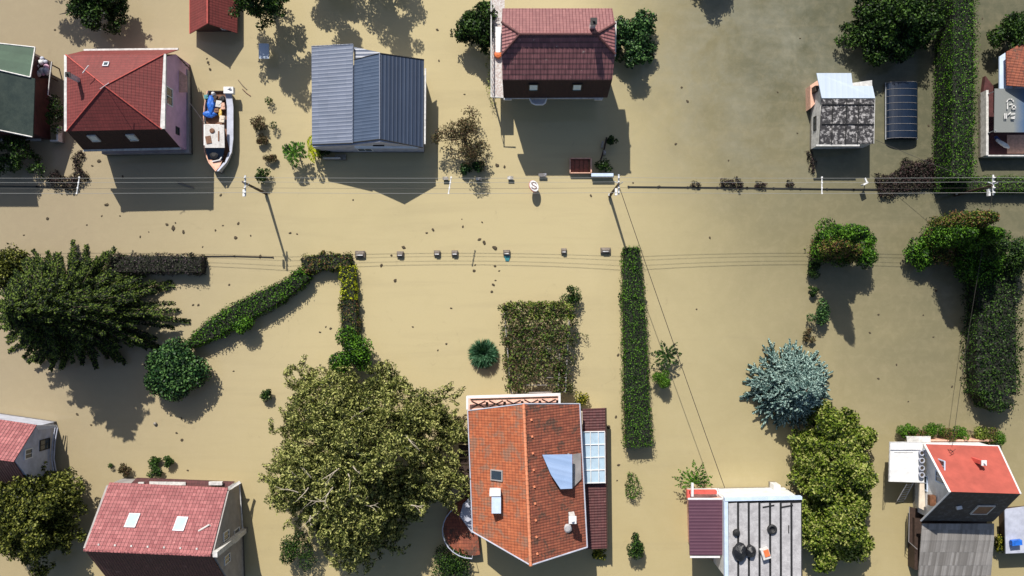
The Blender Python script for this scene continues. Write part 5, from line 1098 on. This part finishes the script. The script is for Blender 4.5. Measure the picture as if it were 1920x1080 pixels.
mb = MB(); mb.lathe(I(402, 290, 1.3), [(.35, 0), (.4, .12), (.2, .2)], 12); mb.build('bow_hatch', M['black'], BT)
mb = MB(); mb.tube([I(398, 303, 1.25), I(412, 300, 1.25), I(418, 291, 1.2)], .07, 6); mb.build('bow_rail', M['white'], BT)
mb = MB(); mb.tube([I(425, 168, 1.2), I(431, 165, 1.5), I(437, 172, 1.2)], .08, 6); mb.box(I(430, 170, 1.1), (.9, .6, .5)); mb.build('stern_box', M['white'], BT)
for nm, x, y, sx_, sy_, sz, mt, lb in (('blue_tarp', 398, 198, .7, 1.9, .5, 'bluetarp', 'blue tarpaulin over gear in the stern of the moored boat'), ('blue_cover', 394, 215, 1.3, .65, .35, 'bluetarp', 'bright blue cover just behind the boat cabin'), ('yellow_cloth', 414, 213, .3, .9, .2, 'yellow', 'yellow cloth bundle beside the blue cover in the boat'),
        ('green_can', 389, 183, .35, .35, .5, 'teal', 'green can at the stern of the moored boat'), ('white_bucket', 402, 178, .35, .4, .5, 'white', 'white bucket at the stern of the boat, left of the stern box'), ('brown_box', 407, 208, .5, .4, .4, 'brownwood', 'brown box among the gear behind the boat cabin'), ('dark_coil', 418, 186, .55, .55, .3, 'black', 'dark rope coil near the stern box of the boat'), ('pink_bundle', 419, 200, .4, .6, .4, 'salmon', 'pinkish bundle on the right side of the boat stern'), ('cream_sack', 418, 224, .45, .6, .4, 'cream', 'cream sack beside the boat cabin entrance'), ('dark_bag', 404, 186, .4, .6, .5, 'darkwood', 'dark bag at the stern between the bucket and the blue tarpaulin'),
        ('grey_crate', 412, 196, .5, .6, .45, 'offwhite', 'pale crate beside the blue tarpaulin in the boat')):
    b_ = I(x, y, .85); mb = MB(); rg = random.Random(x)
    if nm in ('brown_box', 'grey_crate', 'green_can', 'pink_bundle', 'dark_bag', 'cream_sack'):
        mb.box(b_+Vector((0, 0, sz*.35)), (sx_, sy_, sz*.7), rg.random()*.8-.4); mb.box(b_+Vector((.05, .08, sz*.72)), (sx_*.6, sy_*.5, .05), rg.random()); single(nm, mb, M[mt], lb, nm.split('_')[1], b_); continue
    mb.lathe(b_, [(1, 0), (1.02, sz*.5), (.8, sz*.9), (.3, sz*1.05)], 10); mb.v = [Vector((b_.x+(p.x-b_.x)*sx_*.5*(.85+.3*rg.random()), b_.y+(p.y-b_.y)*sy_*.5*(.85+.3*rg.random()), p.z+.05*rg.random())) for p in mb.v]; single(nm, mb, M[mt], lb, nm.split('_')[1], b_)
mb = MB(); a_, b_ = I(355, 192, 1.0), I(384, 232, 1.0); mb.tube([a_, a_.lerp(b_, .5)-Vector((0, 0, .15)), b_], .025, 5); single('mooring_rope', mb, M['cream'], 'taut rope from the mauve house to the moored boat', 'rope', a_)

# ---------------- poles and wires ----------------
HP = 6.4
poles = [((499, 363), (455, 341), (460, 348), 'utility pole with white insulators nearest the moored boat'), ((1143, 368), (1160, 345), (1160, 346), 'utility pole with a service cable, below the brown-tiled house'), ((1791, 366), (1860, 348), (1862, 347), 'utility pole with a long white crossarm, nearest the right edge')]
WY = [333, 341, 352, 361]
arms = []
for (b_, t_, x_, lb) in poles:
    base = G(*b_, 0); top = I(*t_, HP); ax_ = I(*x_, HP-.25); T = thing('utility_pole', lb, 'utility pole', base, 'utility poles along the flooded street')
    mb = MB(); mb.tube([base-(top-base)*.25, base, top], [.15, .14, .09], 9); mb.build('shaft', M['darkwood'], T)
    mb = MB(); mb.box(ax_, (.12, 1.75, .1)); ar = mb.build('crossarm', M['white'] if b_[0] > 1200 else M['metal'], T)
    mb = MB(); mb.box(ax_+Vector((-.2, -.6, -.3)), (.18, .6, .3)); mb.box(base+Vector((-.05, .05, .5)), (.25, .2, .5)); mb.build('fuse_box', M['white'], T)
    mb = MB(); mb.tube([ax_+Vector((0, 0, -.5)), ax_+Vector((.35, .2, .1))], .04, 5); mb.tube([ax_+Vector((-.3, .3, -.3)), ax_+Vector((0, .1, 0))], .04, 5); mb.build('brace', M['metal'], T)
    for wy_ in WY:
        mb = MB(); p = Vector((ax_.x, I(x_[0], wy_, HP).y, HP-.2)); mb.lathe(p, [(.06, 0), (.09, .08), (.05, .14), (.07, .2), (.03, .25)], 9); mb.build('insulator', M['white'], ar)
xs = [-55, 460, 1160, 1862, 2400]
names = ['topmost of the four overhead cables along the street', 'second overhead cable from the top along the street', 'third overhead cable from the top along the street', 'lowest of the four overhead cables along the street']
for i, wy_ in enumerate(WY):
    mb = MB(); pts = []
    PX = [I(-242, 345, HP), I(460, 345, HP), I(1160, 345, HP), I(1862, 345, HP), I(2564, 345, HP)]; yw = I(0, wy_, HP).y
    for a_, b_ in zip(PX, PX[1:]):
        for k in range(14): f = k/14; pts.append(Vector((a_.x+(b_.x-a_.x)*f, yw, HP+.02-.45*4*f*(1-f)*(.8+.15*i))))
    mb.tube(pts, [.014, .012, .012, .016][i], 5); single('overhead_cable', mb, M['darkwire'] if i == 2 else M['wire'], names[i], 'cable', pts[0], 'overhead cables along the street')
for x, lb in ((843, 'white spreader bar across the cables between the left and middle utility poles'), (1541, 'white spreader bar across the cables between the middle and right utility poles'), (146, 'white spreader bar across the cables near the left edge')):
    mb = MB(); z_ = HP-.45; a_, b_ = I(x+(3 if x < 900 else 0), 332, z_+.02), I(x-(2 if x < 900 else 0), 363, z_-.04); mb.tube([a_, b_], .05, 6)
    for k in range(4): mb.box(a_.lerp(b_, (k+.05)/3.1), (.12, .12, .12))
    single('spreader_bar', mb, M['white'], lb, 'spreader bar', (a_+b_)/2, 'spreader bars on the overhead cables')
def cable(a_, b_, sag, r_, label, m='darkwire'):
    mb = MB(); mb.tube([a_.lerp(b_, k/16)-Vector((0, 0, sag*4*(k/16)*(1-k/16))) for k in range(17)], r_, 5); single('service_cable', mb, M[m], label, 'cable', a_)
cable(I(1161, 350, HP-.2), I(1359, 915, 5.0), .3, .028, 'dark service cable from the middle utility pole to the white flat-roofed house')
cable(I(1862, 358, HP-.2), I(1786, 835, 3.6), .3, .02, 'thin service cable from the right utility pole to the chalet')
cable(I(1641, 262, 2.7), I(1862, 352, HP-.3), .2, .018, 'thin service cable from the slate-roofed shed to the right utility pole')

# ---------------- fences, pillars, signs ----------------
def fence(label, pts, h, m='darkwood', post=2.4, th=.06):
    P_ = [G(*p) for p in pts]; T = thing('fence', label, 'fence', P_[0]); mb = MB()
    for a_, b_ in zip(P_, P_[1:]): 
        d = (b_-a_); L = d.length; mb.box((a_+b_)/2+Vector((0, 0, h-.06)), (L, th, .1), math.atan2(d.y, d.x)); mb.box((a_+b_)/2+Vector((0, 0, h-.3)), (L, th*.5, .3), math.atan2(d.y, d.x))
    mb.build('rail', M[m], T)
    for a_, b_ in zip(P_, P_[1:]):
        L = (b_-a_).length; n_ = int(L/post)
        for k in range(n_+1): mb = MB(); mb.box(a_.lerp(b_, k/max(1, n_))+Vector((0, 0, h*.3)), (th*2, th*2, h*1.5)); mb.build('post', M[m], T)
fence('dark nearly submerged street fence running from the middle utility pole to the right edge', [(1178, 350), (1400, 352), (1600, 355), (1800, 356), (1960, 358)], .13, 'black', th=.07)
fence('dark nearly submerged street fence at the left edge', [(-20, 349), (70, 350), (150, 352)], .13, 'black', th=.07)
fence('thin submerged fence line right of the purple hedge', [(383, 480), (440, 480), (512, 482)], .12, 'darkwood', th=.05)
pl = [(676, 477, 1.1, .75, 'wide concrete pillar top with twigs, at the corner of the lime hedge'), (751, 477, .75, .65, 'pale pillar top with a white cap, first to the right of the hedge corner'), (820, 475, .7, .6, 'pillar top, left one of the close pair in open water'), (853, 475, .7, .6, 'pillar top, right one of the close pair in open water'), (950, 474, .75, .6, 'pillar top with a teal sheet hanging below it'), (1057, 471, .6, .6, 'small round-looking pillar top between the teal one and the long hedge'), (1135, 470, 1.1, .65, 'wide pillar top closest to the long hedge')]
for x, y, w_, d_, lb in pl:
    w_ *= .86; d_ *= .86; b_ = G(x, y); T = thing('pillar', lb, 'pillar', b_, 'gate pillars standing in the flooded street'); mb = MB(); mb.box(b_+Vector((0, 0, -.5)), (w_*.8, d_*.8, 1.5)); mb.build('shaft', M['greywall'], T)
    mb = MB(); cz = .3; t4 = [b_+Vector((sx_*w_/2, sy_*d_/2, .22)) for sx_, sy_ in ((-1, -1), (1, -1), (1, 1), (-1, 1))]; mb.slab(t4, .1); r1, r2 = b_+Vector((-w_*.3, 0, .42)), b_+Vector((w_*.3, 0, .42)); up_ = [p+Vector((0, 0, .004)) for p in t4]
    mb.face([up_[0], up_[1], r2, r1]); mb.face([up_[2], up_[3], r1, r2]); mb.face([up_[1], up_[2], r2]); mb.face([up_[3], up_[0], r1]); mb.build('cap', plain('pillar_cap', (.15, .125, .105), .8, .4, 5) if x == 676 else bpy.data.materials['pillar_cap'], T)
    mb = MB(); mb.box(b_+Vector((0, -.1, .43)), (w_*.6, .08, .04)); mb.build('cap_stripe', M['white'], T)
mb = MB(); mb.slab([G(945, 479, .16), G(957, 479, .16), G(954, 490, .05), G(948, 490, .05)], .04); single('teal_sheet', mb, M['teal'], 'teal sheet floating below one of the pillar tops', 'sheet', G(950, 483))
for x, y, w_, lb in ((836, 336, .55, 'small white-capped post just left of the left spreader bar'), (898, 337, .5, 'small dark-capped post below the sparse brownish tree'), (957, 335, .55, 'small white-capped post left of the round sign'), (1017, 330, .75, 'blue-grey capped post beside the round sign')):
    b_ = G(x, y); mb = MB(); mb.box(b_+Vector((0, 0, -.4)), (w_*.7, .24, 1.4)); T = thing('capped_post', lb, 'post', b_, 'posts on the street side of the upper gardens'); mb.build('shaft', M['black'], T); mb = MB(); mb.box(b_+Vector((0, .03, .34)), (w_, .3, .08)); mb.build('cap', M['offwhite' if x != 1017 else 'bluewall'], T)
mb = MB(); mb.box(G(1128, 331, .0), (1.95, .22, 1.2)); T = thing('capped_wall', 'short wall with a pale blue coping beside the middle utility pole', 'wall', G(1128, 331)); mb.build('wall', M['black'], T); mb = MB(); mb.box(G(1128, 330, .64), (2.05, .3, .08)); mb.build('coping', M['paleblue'], T)
# round sign
b_ = I(1001, 349, 1.0); T = thing('round_sign', 'round white traffic sign with a dark curved mark, tilted up above the water', 'sign', Vector((b_.x, b_.y, 0)))
Rm = Matrix.Rotation(.5, 3, 'Y') @ Matrix.Rotation(-.35, 3, 'X')
def disc(r_, z_, th): r_ *= .9; mb = MB(); mb.lathe((0, 0, z_), [(r_, 0), (r_, th)], 28); mb.v = [b_+Rm @ Vector((p.x, p.y*1.22, p.z)) for p in mb.v]; return mb
disc(.52, 0, .05).build('disc', M['white'], T); disc(.56, -.05, .045).build('rim', plain('red_rim', (.45, .12, .10), .5), T)
mk2 = MB(); sp_ = [(-.30, -.16), (-.24, -.30), (.0, -.34), (.2, -.28), (.22, -.1), (.02, .0), (-.2, .1), (-.22, .26), (.0, .36), (.22, .32), (.3, .2)]
for a_, c_ in zip(sp_, sp_[1:]):
    a_, c_ = Vector((a_[0]*.9, a_[1]*1.0, .055)), Vector((c_[0]*.9, c_[1]*1.0, .055)); d = (c_-a_).normalized(); s = Vector((-d.y, d.x, 0))*.05; mk2.face([b_+Rm @ q for q in (a_-s-d*.03, c_-s+d*.03, c_+s+d*.03, a_+s-d*.03)])
mk2.build('sign_mark', plain('sign_ink', (.12, .035, .03), .6), T)
mb = MB(); mb.tube([b_-Vector((0, 0, .05)), b_+Vector((.05, .1, -2.4))], .035, 6); mb.build('post', M['metal'], T)
# wooden hatch
T = thing('wooden_hatch', 'open reddish wooden box in the house shadow above the street', 'box', G(1088, 312)); mb = MB(); cx, cy = G(1088, 312).x, G(1088, 312).y
mb.box((cx, cy, .02), (2.0, 1.35, .3)); mb.build('floor', M['brownwood'], T); mb = MB()
for dx, dy, a_, b2 in ((-.98, 0, .08, 1.4), (.98, 0, .12, 1.4), (0, .68, 2.0, .08), (0, -.68, 2.0, .08)): mb.box((cx+dx, cy+dy, .25), (a_, b2, .5))
mb.build('side_boards', M['salmon'], T); mb = MB()
for k in range(4): mb.box((cx-.75+k*.42, cy, .22), (.36, 1.2, .06), 0, 0, .06)
mb.build('lid_boards', plain('red_brown_boards', (.20, .055, .03), .6, .4, 6), T)
# white markers by the dark bush
for k, (x, y, l_, lb) in enumerate(((1129, 272, .6, 'upper white plank floating between the two dark bushes'), (1133, 287, .42, 'lower white plank floating between the two dark bushes'))):
    mb = MB(); mb.box(G(x, y, .25), (.22, l_, .2), -.2+.2*k); single('white_plank', mb, M['white'], lb, 'plank', G(x, y))
mb = MB(); mb.tube([G(1137, 258, .15), G(1133, 278, .15), G(1126, 300, .15)], .07, 6); single('dark_log', mb, M['darkwood'], 'dark log lying between the two dark bushes in the house shadow', 'log', G(1133, 278))
mb = MB(); mb.box(I(1621, 345, 1.0), (.5, .12, .6), .5); mb.box(I(1621, 345, 1.0)+Vector((.05, .3, .15)), (.12, .5, .2), .4); mb.tube([I(1621, 347, 1.0), I(1621, 347, -1)], .04, 5); single('white_sign', mb, M['white'], 'small white angled sign on the fence left of the large bramble patch', 'sign', G(1621, 350))
for x, y, lb in ((292, 794, 'small white ball floating in the shadow of the dark conifer'), (1752, 313, 'small white object in the brambles by the wide tall hedge')):
    mb = MB(); mb.lathe(G(x, y, 0), [(.05, 0), (.16, .08), (.17, .16), (.08, .26)], 10); mb.smooth = True; single('white_float', mb, M['white'], lb, 'float', G(x, y))
for x0_, y0_, x1_, y1_, lb in ((447, 150, 463, 168, 'thin pale stick floating right of the boat stern, upper one'), (455, 167, 470, 180, 'thin dark stick floating right of the boat stern, lower one')):
    mb = MB(); mb.tube([G(x0_, y0_, .05), G((x0_+x1_)/2, (y0_+y1_)/2+1, .06), G(x1_, y1_, .04)], .045, 5); single('stick', mb, M['cream' if y0_ == 150 else 'brownwood'], lb, 'stick', G(x0_, y0_))
mb = MB(); mb.tube([G(x, y, z_) for x, y, z_ in ((334, 342, .1), (343, 346, .12), (352, 349, .1), (364, 353, .08))], .08, 6); single('driftwood', mb, M['offwhite'], 'pale driftwood floating in the shadow of the mauve house', 'driftwood', G(345, 346))
# floating clods and leaves
DB = [(186, 302, 9), (173, 311, 5), (200, 384, 9), (230, 331, 5), (89, 410, 7), (191, 405, 4), (313, 421, 7), (325, 428, 10), (344, 435, 8), (414, 366, 6), (442, 446, 8), (447, 419, 6), (404, 432, 5), (329, 418, 4), (263, 444, 5), (279, 435, 3), (163, 422, 4), (45, 441, 4), (225, 405, 4), (418, 423, 4), (380, 463, 4), (470, 442, 4), (430, 534, 5), (362, 572, 5), (372, 572, 6), (488, 481, 7), (544, 437, 6), (557, 439, 4), (662, 375, 4), (715, 498, 7), (741, 526, 8), (757, 464, 8), (812, 431, 7), (800, 437, 5), (734, 479, 5), (868, 425, 5), (866, 411, 3), (899, 449, 7), (908, 455, 9), (928, 465, 10), (889, 508, 7), (891, 497, 4), (928, 499, 6), (936, 508, 4), (925, 534, 7), (929, 526, 4), (922, 547, 6), (904, 417, 4), (932, 310, 9), (946, 313, 6), (846, 578, 5), (821, 657, 4), (837, 645, 5), (774, 613, 4), (620, 616, 6), (611, 613, 4), (600, 623, 5), (1159, 666, 6), (1278, 164, 5), (1289, 190, 6), (1267, 270, 6), (1366, 301, 4), (1108, 367, 6), (1187, 343, 4), (1236, 350, 6), (1331, 446, 5), (1647, 590, 5), (1631, 624, 5), (1681, 684, 5), (1647, 710, 5), (1755, 545, 6), (1750, 632, 4), (1731, 591, 4), (1785, 725, 5), (1703, 753, 4), (1155, 782, 6), (1141, 801, 9), (1160, 872, 6), (1157, 901, 4), (1741, 236, 5), (340, 784, 5), (331, 812, 5), (341, 825, 7), (145, 777, 6), (171, 797, 5), (820, 56, 6), (823, 114, 5), (871, 177, 4), (390, 117, 6), (394, 130, 6), (392, 121, 4), (388, 110, 4), (352, 882, 5), (438, 696, 4), (1306, 580, 4), (640, 745, 4), (1495, 250, 4), (1458, 173, 4), (1500, 72, 4), (1842, 35, 4), (103, 56, 5)]
rg = random.Random(9); base_m = None
for i, (x, y, s_) in enumerate(DB):
    c_ = G(x, y, 0)
    if i < 6:
        mb = MB(); n_ = 9; mb.lathe((0, 0, -.03), [(.5, 0), (.46, .16), (.25, .3)], n_); mb.v = [Vector((p.x*(.7+.6*rg.random()), p.y*(.6+.5*rg.random()), p.z)) for p in mb.v]
        o_ = mb.build('floating_clod', M['deadleaf']); meshes = (meshes if i else [])+[o_.data]
    else: o_ = bpy.data.objects.new('floating_clod', meshes[i % 6]); COL.objects.link(o_)
    sc_ = s_*.05; o_.location = c_; o_.scale = (sc_, sc_*.85, sc_*.6); o_.rotation_euler = (0, 0, rg.random()*6.28)
    tag(o_, 'small dark clump of leaves and mud floating on the brown water', 'clod', 'small dark clumps floating on the floodwater')
